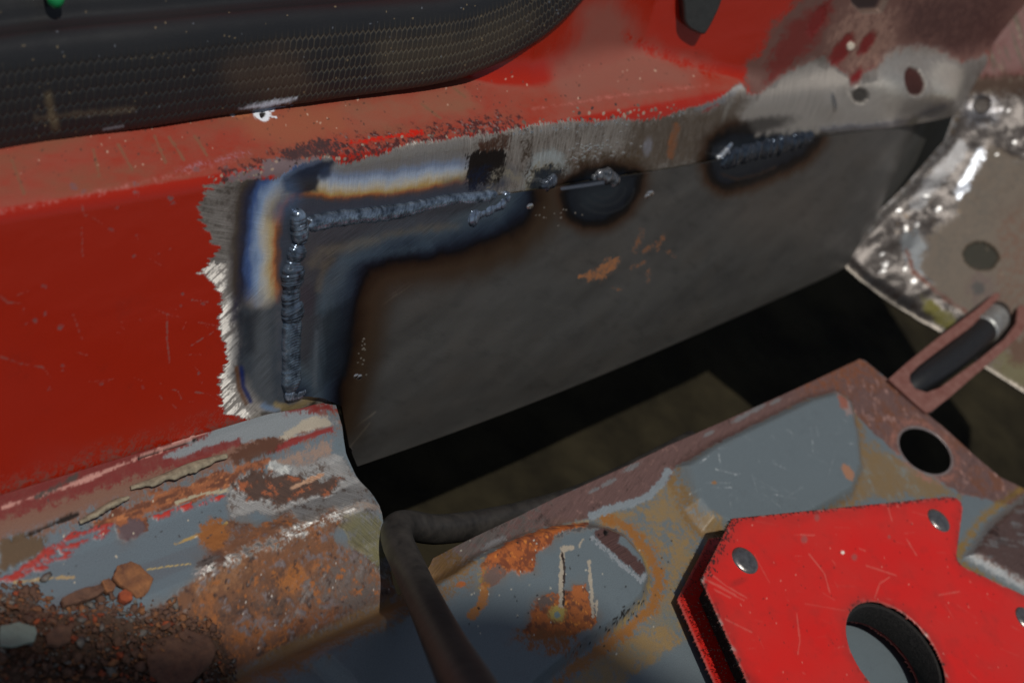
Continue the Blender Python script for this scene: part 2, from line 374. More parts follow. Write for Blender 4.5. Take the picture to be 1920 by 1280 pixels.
c.put(sstep(ub + 14, ub + 1, Qs[:, 1] + 5 * c.nz(20, 3, 97)) * sstep(-4, -14, Qs[:, 0]) * .6, (128, 70, 60), .7)
# burnt, blistered paint along the top of the heat
bl = c.line([(430, 330), (500, 312), (560, 296), (640, 282), (700, 275), (790, 262), (880, 248), (960, 240)], 44, 26, 20, 2.2, 21)
c.put(bl * np.clip(.55 + 2.2 * c.nz(1.2, 1.2, 22), 0, 1), (66, 22, 22), .8, 0, .06)
c.put(bl * np.clip(4 * (c.nz(1.0, 1.0, 23) - .10), 0, 1), (120, 98, 96), .9, 0, .06)
c.put(c.line([(660, 268), (700, 262), (790, 248)], 9, 6, 5, 3, 24) * .75, (196, 30, 10), .35)
c.put(c.blob([(430, 335), (500, 305), (560, 288), (600, 296), (590, 318), (520, 338), (440, 342)], 8, 14, 2.5, seed=25), (108, 92, 96), .95, 0)
c.put(c.blob([(520, 285), (600, 262), (640, 268), (620, 292), (540, 300)], 8, 12, 2, seed=26) * .8, (62, 40, 42), .9)
for k in range(170):
    t = rng.random(); x = 380 + 900 * t; y = np.interp(x, [380, 640, 880, 1280], [345, 292, 252, 200]) + rng.normal(0, 9); r = rng.uniform(1.0, 2.8)
    c.put(c.ell(x, y, r * 1.3, r, rng.uniform(0, 180), .4, .3, seed=k), [(120, 108, 98), (100, 80, 70), (58, 46, 46), (150, 130, 116)][rng.integers(4)], .9, 0, .04)
# white burnt residue round the drilled plug by the rubber
c.put(c.blob([(468, 203), (490, 195), (520, 190), (552, 186), (546, 196), (520, 202), (500, 210), (480, 214)], 4, 5, 2, seed=28), (214, 222, 236), .95)
c.put(c.ell(492, 213, 15, 14, 0, .25, .15), (226, 230, 240), .95); c.put(c.ell(493, 214, 6, 5, 0, .3, .4, 1), (18, 12, 10), .8, 0, -.5)
c.put(c.line([(500, 218), (518, 220)], 3, 2), (220, 226, 236), .95); c.put(c.ell(436, 214, 6, 4), (190, 190, 196), .8)
c.put(c.ell(455, 212, 14, 9, 0, .5, .3) * .8, (165, 96, 62), .9)

# ---- the ground and heat-tinted bare steel
BARE = [(381, 353), (433, 341), (485, 335), (520, 337), (527, 333), (548, 316), (589, 301), (621, 295), (640, 308), (660, 306), (720, 287), (773, 268), (827, 263), (893, 253), (933, 248), (973, 240), (1007, 233), (1067, 225), (1107, 230),
        (1160, 223), (1207, 227), (1240, 221), (1280, 207), (1340, 190), (1390, 155), (1407, 180), (1427, 173), (1467, 143), (1513, 117), (1545, 105), (1600, 150), (1660, 110), (1740, 90), (1800, 120), (1850, 100), (1900, 300), (1780, 420), (1000, 900),
        (640, 870), (560, 800), (467, 790), (440, 780), (415, 760), (413, 714), (427, 660), (413, 607), (413, 554), (393, 524), (373, 511), (410, 470), (393, 447), (376, 410), (372, 385), (385, 368)]
ragv = c.sd(BARE, 90, 7, .5, 5, 31) + 6 * c.nz(5, 5, 32)
left = sstep(470, 430, tr[:, 0]) * sstep(340, 350, tr[:, 1])
ragl = c.sd(BARE, 90, 12, 6, .7, 33, -.30) + 5 * c.nz(3, .3, 98, rot=-.3)
bare_sd = ragl * left + ragv * (1 - left)
bare = 1 - sstep(-2.5, 2.5, bare_sd)
c.put(bare, (158, 152, 146), .42, .5, -.10, .9)
jx = tr[:, 0] + 26 * c.nz(4, 4, 92); jy = tr[:, 1] + 40 * c.nz(5, 5, 93)
c.grain(95, bare * sstep(560, 600, jx)); c.grain(-17, bare * sstep(520, 500, jx))
c.grain(36, bare * sstep(470, 500, jy) * sstep(540, 520, jx))
stripm = bare * (1 - sstep(8, 44, -bare_sd)) * sstep(470, 500, tr[:, 1]) * sstep(480, 455, tr[:, 0]); c.put(stripm * np.clip(.8 + 4.0 * (fbm(c.br[:, 0] * 1.3, c.br[:, 1] * .12, 91, 2) - .5), 0, 1), (236, 232, 226), .62, .9)
def on(m): return m * bare
c.crisp = .12
# upper strip: grey bristle, browner between the strokes
c.put(on(np.clip(.5 + 2.4 * c.nz(.5, 7, 34), 0, 1) * sstep(560, 620, tr[:, 0])) * .5, (86, 72, 60), .5)
c.put(on(c.blob([(1190, 225), (1330, 195), (1400, 170), (1420, 230), (1340, 300), (1200, 325), (1150, 320)], 22, 12, 5, seed=35)) * .85, (104, 92, 80), .5)
c.put(on(c.line([(1268, 238), (1262, 265), (1258, 292)], 14, 8, 4, 2, 36)) * .7, (138, 88, 56), .8, .2)
c.put(on(c.ell(1215, 275, 8, 17, 10, .5)) * .8, (150, 150, 158), .5)
c.put(on(c.line([(1310, 205), (1350, 192), (1392, 160)], 12, 8, 5, 3, 37)) * .8, (130, 130, 132), .45)
c.put(on(c.line([(1355, 240), (1362, 205), (1372, 190)], 8, 6, 3, 3)) * .8, (140, 134, 126), .45)
c.put(on(c.line([(1318, 210), (1345, 196)], 6, 4, 3, 2)) * .7, (122, 30, 26), .4, 0)
# left fan
c.put(on(np.clip(.45 + 2.5 * c.nz(7, .7, 38, rot=-.3), 0, 1) * sstep(520, 440, tr[:, 0]) * sstep(520, 460, tr[:, 1])) * .6, (96, 88, 78), .45)
c.put(on(c.ell(462, 378, 42, 40, 0, .7, .1)) * .45, (72, 60, 50), .4); c.put(on(c.ell(500, 362, 26, 24, -30, .5, .1)) * .85, (42, 46, 62), .35)
def band(pts, w, col, soft=14, rag=4, amt=1., rough=.36, metal=.5, scale=2.5, seed=0):
    c.put(on(c.line(pts, w, max(soft, w * 1.15), rag, scale, seed)) * amt * np.clip(1 + .7 * c.nz(1.6, 3, 90 + seed), .3, 1), col, rough, metal, 0, .3)
c.crisp = 0.0
# heat colours left of the upright weld, from the cold edge inwards
band([(452, 500), (450, 560), (455, 640), (452, 700)], 30, (34, 40, 58), 18, 5, .9)
band([(536, 380), (533, 470), (528, 560), (527, 640), (532, 740)], 28, (78, 86, 102), 16, 4, .9)
c.put(on(c.blob([(455, 580), (520, 570), (530, 740), (560, 760), (500, 765), (470, 735), (452, 690)], 12, 6, 4, seed=41)) * .85, (64, 76, 88), .36)
c.put(on(c.blob([(452, 590), (485, 580), (480, 660), (460, 665)], 12, 6, 3, seed=42)) * .6, (30, 32, 40), .4)
c.put(on(c.line([(452, 690), (456, 725), (470, 752)], 9, 8, 2)) * .9, (24, 44, 110), .3); c.put(on(c.line([(444, 690), (448, 728), (462, 756)], 8, 8, 2)) * .8, (120, 76, 40), .3)
band([(436, 480), (446, 540), (438, 600)], 10, (46, 42, 70), 10, 3, .7)
c.put(on(c.line([(520, 762), (545, 768), (575, 752), (590, 742)], 16, 10, 4)) * .85, (170, 150, 104), .4); c.put(on(c.line([(495, 762), (520, 770)], 12, 10, 4)) * .7, (120, 150, 186), .4)
c.put(on(c.blob([(480, 770), (520, 772), (560, 768), (600, 745), (590, 760), (540, 782), (500, 792)], 5, 5, 2)) * .85, (34, 28, 24), .7, .2)
CORE = [(526, 575), (524, 500), (525, 425), (531, 388), (556, 370), (600, 374), (700, 375), (790, 363), (880, 349), (960, 330), (960, 420), (560, 425), (552, 575)]
dc = c.sd(CORE, 150) + 15 * c.nz(6, 6, 94) + 7 * c.nz(1.3, 4, 95); upw = sstep(545, 620, tr[:, 0])
hc_ = c.ramp(dc, [(-6, (76, 84, 98)), (2, (128, 88, 70)), (8, (206, 132, 80)), (17, (226, 204, 152)), (29, (226, 226, 216)), (42, (172, 200, 236)), (56, (84, 116, 176)), (68, (46, 52, 78)), (84, (84, 74, 64)), (106, (146, 141, 136))])
ht_ = c.ramp(dc, [(-6, (74, 80, 94)), (2, (120, 84, 66)), (7, (200, 124, 70)), (13, (222, 188, 120)), (24, (230, 226, 212)), (36, (196, 214, 240)), (46, (150, 168, 200)), (58, (146, 146, 150)), (76, (146, 141, 136))])
hcol = hc_ + (ht_ - hc_) * upw[:, None]
c.put(on((1 - sstep(78, 108, dc)) * (1 - sstep(535, 575, tr[:, 1] + 30 * c.nz(4, 4, 96))) * (1 - sstep(850, 900, tr[:, 0])) * (1 - sstep(-2, 1, -dc - 30))) * .96, hcol, .34, .55, 0, .35)
# corner lobes
c.put(on(c.blob([(528, 335), (560, 314), (600, 300), (632, 298), (620, 318), (600, 330), (596, 360), (560, 368), (535, 360)], 7, 4, 3, seed=44)) * .95, (30, 36, 54), .34)
c.put(on(c.line([(536, 332), (560, 315), (600, 301)], 9, 8, 2)) * .7, (84, 96, 118), .36)
band([(545, 372), (540, 350), (532, 372), (520, 395)], 34, (88, 112, 146), 24, 4, .8)
c.put(on(c.ell(610, 325, 14, 10, -50, .6, .2)) * .9, (58, 70, 96), .34)
# the grey oxide right beside the long weld
band([(575, 395), (640, 388), (700, 384), (780, 372), (870, 358), (940, 345)], 24, (74, 78, 92), 14, 5, .95, seed=46)
band([(840, 345), (900, 335), (960, 322)], 24, (70, 78, 92), 14, 6, .6)
c.crisp = .3
# the dark square of untouched scale
sq = [(878, 292), (905, 278), (940, 278), (950, 288), (948, 320), (930, 345), (880, 350), (874, 330)]
c.put(on(c.blob(sq, 4, 9, .6, 5, 47)), (34, 28, 26), .45, .5); c.put(on(c.ell(905, 335, 30, 20, -20, .6)) * .7, (26, 34, 56), .4)
c.put(on(c.blob([(895, 268), (940, 252), (958, 255), (955, 280), (905, 284)], 4, 8, .6, 5, 48)) * .85, (78, 54, 42), .55, .3)
band([(918, 352), (930, 328), (950, 322), (975, 335)], 16, (150, 144, 130), 10, 4, .7)
# arcs round the first tack
c.put(on(c.ell(1030, 338, 48, 56, 0, .2, .06)) * .9, (176, 184, 186), .38); c.put(on(c.ell(1026, 350, 38, 44, 0, .25, .06)) * .9, (176, 164, 136), .4)
c.put(on(c.ell(1030, 348, 38, 38, 0, .3, .08)) * .95, (46, 54, 64), .36)
c.put(on(c.line([(985, 250), (990, 330)], 16, 10, 5)) * .5, (76, 62, 50), .5)
c.put(on(c.blob([(1062, 300), (1100, 285), (1200, 290), (1190, 320), (1130, 328), (1065, 345)], 16, 8, 3, seed=49)) * .6, (96, 78, 56), .45)
for k in range(60):                                      # bright grinding pits
    x = rng.normal(1120, 36); y = 282 - (x - 1120) * .25 + rng.normal(0, 12); c.put(on(c.ell(x, y, rng.uniform(1.4, 3), rng.uniform(1.2, 2.6))), (225, 225, 220), .16, 1, .12)
for k in range(46):
    x = rng.uniform(960, 1290); y = np.interp(x, [960, 1110, 1290], [246, 230, 208]) + rng.normal(4, 4); c.put(on(c.ell(x, y, 1.6, 2.6)), (210, 210, 206), .2, 1, .1)
def burn(c, sd, stops, reach=40, rough=.40, metal=.6):
    c.crisp = 0.0
    c.put(1 - sstep(stops[-1][0] - reach, stops[-1][0], sd), c.ramp(sd, stops), rough, metal)
TACK2 = [(1053, 362), (1060, 345), (1100, 322), (1150, 314), (1198, 325), (1192, 355), (1170, 390), (1132, 416), (1092, 420), (1062, 402)]
TACK3 = [(1325, 305), (1333, 268), (1365, 246), (1440, 238), (1505, 222), (1534, 236), (1530, 260), (1508, 290), (1460, 316), (1400, 341), (1352, 350), (1332, 335)]
BURN = [(-40, (50, 58, 66)), (-24, (40, 46, 54)), (-11, (30, 36, 46)), (-4, (12, 13, 18)), (3, (30, 20, 14)), (11, (74, 52, 36)), (34, (90, 79, 70))]
burn(c, c.sd(TACK2, 60, 5, 4, seed=50), BURN, 30); burn(c, c.sd(TACK3, 60, 6, 4, seed=51), BURN, 26)
c.crisp = .4
# pillar base: scraped primer, old red left in the dips, ground steel with painted-in glints
WALL = [(1413, 215), (1400, 160), (1392, 120), (1440, 60), (1500, 0), (1530, -80), (1980, -80), (1980, 300), (1700, 330)]
wp = c.blob(WALL, 14, 16, 14, 6, 52, -.5) * (1 - bare)
c.put(wp, (108, 74, 66), .55, .15, 0, .5); c.grain(58, wp)
c.put(wp * c.blob([(1440, 120), (1480, 40), (1560, 0), (1560, 40), (1500, 110), (1440, 160)], 14, 10, 8, 2.5, 53), (112, 34, 26), .5, 0)
c.put(c.blob([(1560, 40), (1600, 10), (1680, 20), (1680, 90), (1620, 130), (1560, 120)], 24, 12, 6, seed=54) * .7, (150, 116, 102), .6)
c.put(wp * c.blob([(1700, 0), (1900, -20), (1880, 80), (1780, 110), (1700, 60)], 26, 12, 8, seed=55) * .75, (76, 46, 42), .5)
for x, y, a, b, r in [(1532, 40, 11, 32, 28), (1578, 96, 14, 36, 34), (1625, 82, 10, 26, 34), (1603, 152, 9, 26, 25)]:
    c.put(c.ell(x, y, a, b, r, .4, .12), (116, 20, 16), .4, 0, -.4)
c.put(c.ell(1595, 87, 6, 8, 20), (226, 214, 196), .6, 0, .5)
# ground steel on the pillar foot, its glints painted in as whiter spots
c.crisp = .12
gm = c.blob([(1385, 215), (1410, 190), (1470, 148), (1520, 115), (1560, 130), (1600, 160), (1640, 150), (1660, 110), (1700, 88), (1760, 95), (1810, 130), (1800, 180), (1740, 235), (1640, 250), (1530, 250), (1420, 250)], 12, 10, 4, seed=57)
c.put(gm, (178, 171, 163), .36, .6, 0, .9); c.swirl(380, -20, gm)
c.put(gm * c.ell(1690, 130, 62, 40, -18, .5, .2), (196, 192, 184), .36, .7)
c.put(gm * c.ell(1760, 145, 40, 26, -20, .4, .2), (236, 230, 216), .36, .7)
for a_, b_, r_, k_ in [(1752, 172, 38, 9), (1690, 168, 44, 6), (1560, 200, 22, .8), (1640, 225, 34, 1.2)]: c.h += k_ * np.exp(-((tr[:, 0] - a_) ** 2 + (tr[:, 1] - b_) ** 2) / r_ ** 2)  # bumps, the two tall ones shaped to catch the sun
c.put(c.ell(1698, 150, 17, 24, 15, .15, .1), (64, 36, 32), .7, 0, -1.5); c.put(c.ell(1612, 180, 14, 14, 0, .3), (78, 74, 70), .5, .6, -.8)
c.put(gm * c.line([(1545, 245), (1640, 235), (1700, 225), (1740, 190)], 14, 14, 4), (156, 152, 154), .34, .9, .5)
c.put(c.ell(1562, 190, 5, 18, -5, .5), (190, 184, 176), .25, 1, .3); c.crisp = 0.0; c.put(c.ell(1425, 235, 60, 14, -10, .5, .2) * .8, (38, 34, 32), .5, .5)
c.put(c.blob([(1590, -40), (1600, 8), (1618, 24), (1650, 22), (1662, 0), (1668, -40)], 4, 0), (40, 18, 16), .6, 0, -3)   # pressed slot
c.put(c.line([(1600, 10), (1618, 25), (1652, 23), (1664, 0)], 5, 4), (132, 110, 98), .35, .5)
c.put(c.ell(1705, 234, 10, 20, 20, .4), (150, 146, 134), .3, .9, .4)
hh = c.h + .05 * c.nz(.8, .8, 60) * bare + .35 * c.nz(40, 18, 61) + .03 * c.nz(3, 3, 62)
SP2 = (SP.reshape(-1, 3) + Sn * hh[:, None])
SEAM = [(548, 742), (543, 650), (545, 560), (548, 480), (556, 402), (590, 416), (640, 410), (710, 402), (800, 382), (935, 364), (1030, 350), (1130, 333), (1200, 323), (1330, 301), (1420, 277), (1530, 254), (1700, 234), (1790, 215)]
cutp = SEAM + [(1960, 190), (2300, 800), (1300, 1400), (720, 1100), (640, 800), (632, 762), (604, 745), (575, 740)]
inside = poly_sd(tr, cutp) < 0
# below the shoulder only
inside &= (Qs[:, 1] < uf - 1)
fq = quads(*shape[:2]); keep = ~inside[fq].all(1)
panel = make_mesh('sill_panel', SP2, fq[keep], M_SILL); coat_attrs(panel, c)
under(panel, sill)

# ================================================================== repair patch: a flat bright-edged sheet let into the face
seam = np.array([face(*p) for p in SEAM[4:]]); seam = np.vstack([seam, seam[-1] + [90, -4]])
left_e = [face(*p) for p in [(666, 871), (648, 830), (640, 790), (634, 757), (600, 742), (562, 738), (548, 735)]]
botp = [face(*p) for p in [(666, 871), (720, 853), (873, 797), (1007, 747), (1140, 690), (1280, 630), (1420, 590), (1560, 510)]]
XPt = np.r_[0.:1.:1450j]
xl0, xr0 = 2.0, 520.0
nw = 380
W = np.linspace(0, 1, nw)
# columns: X at the top runs from the weld corner, at the bottom from the free corner
xt = seam[0, 0] + (xr0 - seam[0, 0]) * XPt ** 1.4; xb = botp[0][0] + (xr0 - botp[0][0]) * XPt ** 1.4
ut = np.interp(xt, seam[:, 0], seam[:, 1]); bp = np.array(botp); ubm = np.polyval(np.polyfit(bp[:, 0], bp[:, 1], 2), xb)
PX = xb[:, None] + (xt - xb)[:, None] * W; PU = ubm[:, None] + (ut - ubm)[:, None] * W
# left edge follows the weld, with the nick at its foot
le = np.array(left_e)[::-1]; le = np.vstack([[seam[0, 0], seam[0, 1]], [face(545, 560)[0], face(545, 560)[1]], le])
o_ = np.argsort(le[:, 1]); xl = np.interp(PU[0], le[o_, 1], le[o_, 0])
PX += (xl - PX[0])[None, :] * (1 - sstep(0, .22, XPt))[:, None]
off = .5 - 26 * sstep(330, 520, PX) ** 1.6 + 1.2 * np.sin(PX / 70) * (PU / -90) - .9 * sstep(-85, -100, PU)
PP = PX[..., None] * np.array([1, 0, 0]) + PU[..., None] * UP + off[..., None] * NF
ptr = trace(PP); pc = Coat(ptr, np.stack([PX.ravel(), PU.ravel()], 1), (104, 103, 101), .38, .6)
c = pc
c.put(np.clip(.5 + 1.5 * c.nz(26, 9, 70, rot=.3), 0, 1) * .75, (76, 74, 72), .46); c.put(np.clip(1.6 * c.nz(20, 14, 71), 0, 1) * .6, (110, 104, 97), .40)
c.put(np.clip(2.2 * (c.nz(8, 3, 72, rot=-.4) - .08), 0, 1) * .4, (50, 50, 50), .42)
for k in range(70):                                      # handling marks
    x = rng.uniform(640, 1560); y = rng.uniform(np.interp(x, [640, 1560], [500, 330]), np.interp(x, [640, 1560], [860, 520])); a = -.45 + rng.normal(0, .5); l = rng.uniform(20, 120)
    c.put(c.line([(x, y), (x + l * math.cos(a), y + l * math.sin(a))], rng.uniform(3, 14), 10, 3, 4, k) * rng.uniform(.02, .10), (128, 124, 118) if rng.random() < .5 else (40, 39, 38), .4)
for q in [[(690, 580), (765, 525)], [(700, 578), (770, 530)], [(684, 592), (740, 548)], [(640, 850), (690, 790)], [(660, 800), (700, 770)]]:
    c.put(c.line(q, 3, 3, 1, 2) * .4, (170, 160, 144), .4)
HAZ = [(548, 745), (560, 790), (620, 775), (640, 700), (652, 640), (662, 560), (690, 503), (730, 483), (800, 476), (880, 460), (950, 432), (985, 400), (1000, 372), (1000, 300), (560, 300), (400, 400), (400, 745)]
sd = c.sd(HAZ, 140, 9, 8, seed=73)
burn(c, sd, [(-110, (98, 98, 103)), (-74, (84, 86, 93)), (-54, (102, 114, 124)), (-38, (92, 108, 122)), (-22, (66, 80, 98)), (-8, (38, 43, 58)), (1, (25, 22, 26)), (11, (60, 42, 29)), (30, (84, 66, 50)), (60, (88, 77, 67)), (90, (82, 78, 73))], 50, .38, .72)
brushm = 1 - sstep(-10, 4, sd); c.put(brushm, None, .36, .8, 0, .8); c.grain(25, brushm)
c.put(c.blob([(600, 580), (655, 560), (645, 700), (600, 720), (598, 640)], 14, 6, .8, 6, 74, .2) * .7, (34, 40, 48), .38)
c.put(c.line([(582, 490), (600, 470), (640, 462), (700, 446)], 18, 22, 5) * .38, (160, 148, 122), .36); c.put(c.line([(596, 540), (604, 500), (618, 484)], 13, 18, 5) * .4, (160, 146, 118), .36)
c.put(c.line([(600, 580), (608, 520), (640, 488), (720, 470), (800, 458)], 16, 20, 5) * .4, (104, 128, 146), .34)
c.put(c.line([(585, 440), (700, 428), (830, 412)], 26, 14, 8, 3) * .6, (88, 88, 96), .45)
c.put(c.line([(720, 440), (800, 425), (850, 422)], 14, 16, 5, 3) * .4, (140, 130, 110), .4)
c.put(c.line([(590, 620), (586, 720)], 8, 6, 3) * .5, (120, 130, 140), .35)
c.put(c.ell(570, 560, 16, 30, 0, .5) * .6, (84, 74, 84), .4)
burn(c, c.sd(TACK2, 60, 3, 4, seed=50), BURN, 30)
for r in (22, 36, 50): c.put(c.line([(1128 + r * 1.15 * math.cos(a), 348 + r * math.sin(a)) for a in np.linspace(.1, 2.4, 14)], 4, 5) * .35, (66, 70, 74), .4)
c.put(c.line([(1050, 352), (1100, 345), (1130, 340)], 5, 4) * .8, (150, 160, 180), .25, .9)
burn(c, c.sd(TACK3, 60, 5, 4, seed=51), BURN, 26)
c.put(c.blob([(1340, 300), (1400, 270), (1500, 250), (1520, 262), (1420, 300), (1370, 325)], 8, 10, 3, seed=77) * .8, (44, 48, 54), .5)
c.put(c.line([(1350, 325), (1380, 335), (1420, 325), (1450, 312)], 5, 6, 2) * .5, (78, 60, 46), .5)
c.crisp = .35
c.put(c.blob([(1083, 516), (1110, 506), (1138, 482), (1157, 480), (1152, 500), (1126, 522), (1100, 524)], 4, 8, 3, 1.2, 78, .3) * .75, (150, 98, 60), .8, .1)
for q, w in [([(1186, 470), (1200, 430)], 11), ([(1180, 500), (1205, 490)], 6), ([(1210, 525), (1214, 505)], 8), ([(1228, 465), (1242, 440)], 9), ([(1262, 480), (1250, 470)], 7), ([(1145, 538), (1165, 542)], 5), ([(1205, 470), (1225, 455)], 10)]:
    c.put(c.line(q, w, 5, 4, 1.5, 79) * .45, (128, 86, 58), .75, .2)
c.crisp = 0.0; c.put(c.ell(1450, 400, 90, 50, -20, .8, .2) * .35, (118, 110, 102), .42)
for k in range(13): c.put(c.ell(rng.normal(678, 5), rng.uniform(628, 704), rng.uniform(.8, 2.2), rng.uniform(.8, 1.5), -30) * rng.uniform(.4, 1), (210, 204, 190), .2, .9, .05)  # glints at scratch crossings, painted in as pale dots
for k in range(13): c.put(c.ell(rng.uniform(990, 1090), rng.normal(400, 9), rng.uniform(.8, 2), rng.uniform(.8, 1.5), -30) * rng.uniform(.4, 1), (205, 196, 186), .2, .9, .05)  # second row of painted glints
for x, y, r in [(1215, 362, 6), (1210, 366, 4), (645, 845, 6), (652, 842, 4), (990, 385, 5), (670, 704, 4), (664, 702, 3)]: c.put(c.ell(x, y, r, r * .7, -20), (226, 222, 220), .15, 1, .25)
ct = c.line([p for p in SEAM[11:]], 3.2, 2, .5); c.put(ct, (20, 18, 16), .8, .1)
edge = 1 - sstep(0, .006, np.broadcast_to(W, PX.shape).ravel()); c.put(edge, (130, 126, 122), .3, .9)
PPf = PP.reshape(-1, 3) + NF * (c.h + .03 * c.nz(2, 2, 81))[:, None]
patch = make_mesh('repair_patch', PPf, quads(*PX.shape)[:, ::-1], M_PATCH, None, 1.0); coat_attrs(patch, c); under(patch, sill)

# ================================================================== weld beads
def bead(name, pts, wid, label=None, ripple=1.1, height=.42, colr=((52, 58, 66), (96, 104, 114)), seed=0, jitter=.12, lift=.35):
    p2 = np.array([face(*p) for p in pts]); n = 260; q = smooth_pts(np.c_[p2, wid], n)
    s_ = np.r_[0, np.cumsum(np.linalg.norm(np.diff(q[:, :2], axis=0), axis=1))]; m = 26
    t = np.gradient(q[:, :2], axis=0); t /= np.linalg.norm(t, axis=1, keepdims=True); nn_ = np.stack([-t[:, 1], t[:, 0]], 1)
    a = np.linspace(-1, 1, m)
    wn = q[:, 2] * .165 * .6 * (1 + jitter * 2 * (fbm(s_ / 2.2, s_ * 0 + seed, seed) - .5) * 1.6)
    endr = np.sqrt(np.clip(1 - np.clip(1 - np.minimum(s_, s_[-1] - s_) / (wn + 1e-6), 0, 1) ** 2, 0.02, 1)); wn = wn * endr
    ph = (s_[:, None] + .55 * wn[:, None] * (1 - a[None] ** 2) + .7 * (fbm(s_ / 1.5, s_ * 0 + 3 + seed, seed + 2) - .5)[:, None]) / ripple
    saw = (ph % 1.0); rip = (1 - saw) ** 1.6 * .2 * np.clip(1 - a[None] ** 4, 0, 1) * np.minimum(wn, 2)[:, None] * .36
    hgt = np.sqrt(np.clip(1 - a[None] ** 2, 0, 1)) * wn[:, None] * height * 2 * .66 + rip + .05 * wn[:, None] * (fbm(s_[:, None] * .6 + a * 0, a[None] * 2 + s_[:, None] * 0, seed + 5) - .5)
    XY = q[:, None, :2] + nn_[:, None, :] * (a[None] * wn[:, None])[..., None]
    V = XY[..., :1] * np.array([1, 0, 0]) + XY[..., 1:] * UP + (hgt + lift - .9 * (np.abs(a[None]) > .99))[..., None] * NF
    b = Coat(trace(V), np.stack([np.repeat(s_, m), np.tile(a, n) * np.repeat(wn, m)], 1) + seed * 13, np.array(colr[0]) * np.array([1.0, 1.08, 1.16]), .2, .7)
    mixn = np.clip(.5 + 1.6 * b.nz(2, 1.4, seed), 0, 1); b.put(mixn, np.minimum(np.array(colr[1]) * np.array([1.3, 1.38, 1.46]), 240), .18); b.put(sstep(.78, .95, saw.ravel()) * .55, (40, 42, 47), .5)
    b.put(np.clip(3 * (b.nz(2, 2, seed + 9) - .16), 0, 1) * .5, (80, 66, 58), .6)
    o = make_mesh(name, V.reshape(-1, 3), quads(n, m), M_WELD); coat_attrs(o, b); under(o, sill)
    if label: o['label'] = label
    return o
bead('weld_bead', [(557, 392), (559, 425), (563, 458)], [25, 30, 27], 'fat smooth start of the upright weld', 6, .55, ((58, 64, 72), (120, 126, 134)), 1)
bead('weld_bead', [(562, 452), (553, 480), (548, 500), (547, 530), (544, 560), (548, 585), (548, 610)], [34, 30, 38, 34, 30, 38, 36], 'lumpy middle of the upright weld', 2.4, .42, ((50, 54, 60), (92, 98, 106)), 2, .3)
bead('weld_bead', [(548, 590), (545, 640), (545, 690), (545, 735)], [36, 36, 38, 36], 'even lower run of the upright weld', 1.0, .40, ((64, 70, 78), (104, 112, 120)), 3, .08)
bead('weld_bead', [(532, 738), (556, 736), (576, 722)], [22, 26, 18], 'small hooked foot of the upright weld', 3, .4, ((74, 78, 86), (126, 130, 138)), 4)
bead('weld_bead', [(568, 424), (606, 415), (640, 409), (690, 404), (722, 400), (760, 394), (800, 384), (850, 374), (890, 372), (930, 366)], [26, 30, 28, 27, 28, 26, 24, 22, 24, 22], 'long ripple of the horizontal weld', 1.35, .45, ((58, 64, 72), (118, 124, 132)), 5, .09)
bead('weld_bead', [(868, 416), (885, 405), (905, 396), (930, 384), (945, 372), (948, 358)], [32, 34, 24, 24, 26, 22], 'short side branch of the horizontal weld', 2.6, .5, ((60, 64, 74), (116, 122, 132)), 6, .2)
bead('tack_weld', [(1012, 352), (1030, 342), (1040, 326)], [18, 26, 14], 'dark tack weld with pale arcs above it', 3, .5, ((44, 48, 54), (100, 100, 104)), 7, .3)
bead('tack_weld', [(1108, 336), (1128, 328), (1150, 340), (1142, 352)], [16, 30, 26, 14], 'curled tack weld on the dark burnt half disc', 3, .5, ((58, 58, 60), (116, 112, 110)), 8, .3)
bead('tack_weld', [(1345, 304), (1400, 286), (1460, 272), (1522, 256)], [34, 44, 42, 30], 'broad dull weld inside the farthest burnt patch', 3.2, .30, ((40, 44, 50), (62, 66, 72)), 9, .2, .8)
bead('tack_weld', [(1342, 298), (1358, 284), (1372, 268)], [12, 14, 12], 'bright spatter beside the farthest weld', 2, .6, ((110, 118, 128), (190, 196, 204)), 10, .4)

# ================================================================== peeling seam sealer along the foot of the sill
def flap(pts_top, pts_bot, lift, seed):
    n, m = 90, 10; a = smooth_pts([hit(*p, (0, -38, ZF + 2.6), (0, -.25, 1)) for p in pts_top], n); b = smooth_pts([hit(*p, (0, -40, ZF + 2.4), (0, -.25, 1)) for p in pts_bot], n)
    w = np.linspace(0, 1, m)[None, :, None]; tp_ = (np.sin(np.linspace(.12, 3.02, n)) ** .45 * (.8 + .9 * (fbm(np.linspace(0, 9, n), np.zeros(n), seed + 1) - .4)))[:, None, None]; V = a[:, None] * (1 - w * tp_) + b[:, None] * w * tp_
    V = V + np.array([0, -.35, .9]) * (lift * np.sin(w * math.pi * .8) * np.sin(np.linspace(.25, 2.9, n))[:, None, None] + .7 * (fbm(np.linspace(0, 12, n), np.zeros(n), seed) - .5)[:, None, None] * w)
    o = make_mesh('sealer_strip', V.reshape(-1, 3), quads(n, m), M_SEALER, None, .45); under(o, sill); return o
M_SEALER = plain_mat('old_beige_sealer', (158, 148, 126), .85, 0, 420, .2, .6, .0008, (104, 94, 80))
flap([(244, 913), (300, 893), (360, 868), (425, 852)], [(246, 926), (300, 908), (360, 886), (424, 866)], 1.6, 3)['label'] = 'longer beige strip of peeling sealer'
flap([(148, 978), (180, 958), (215, 938), (240, 932)], [(150, 986), (182, 970), (216, 948), (243, 936)], 1.4, 5)['label'] = 'shorter beige strip of peeling sealer'

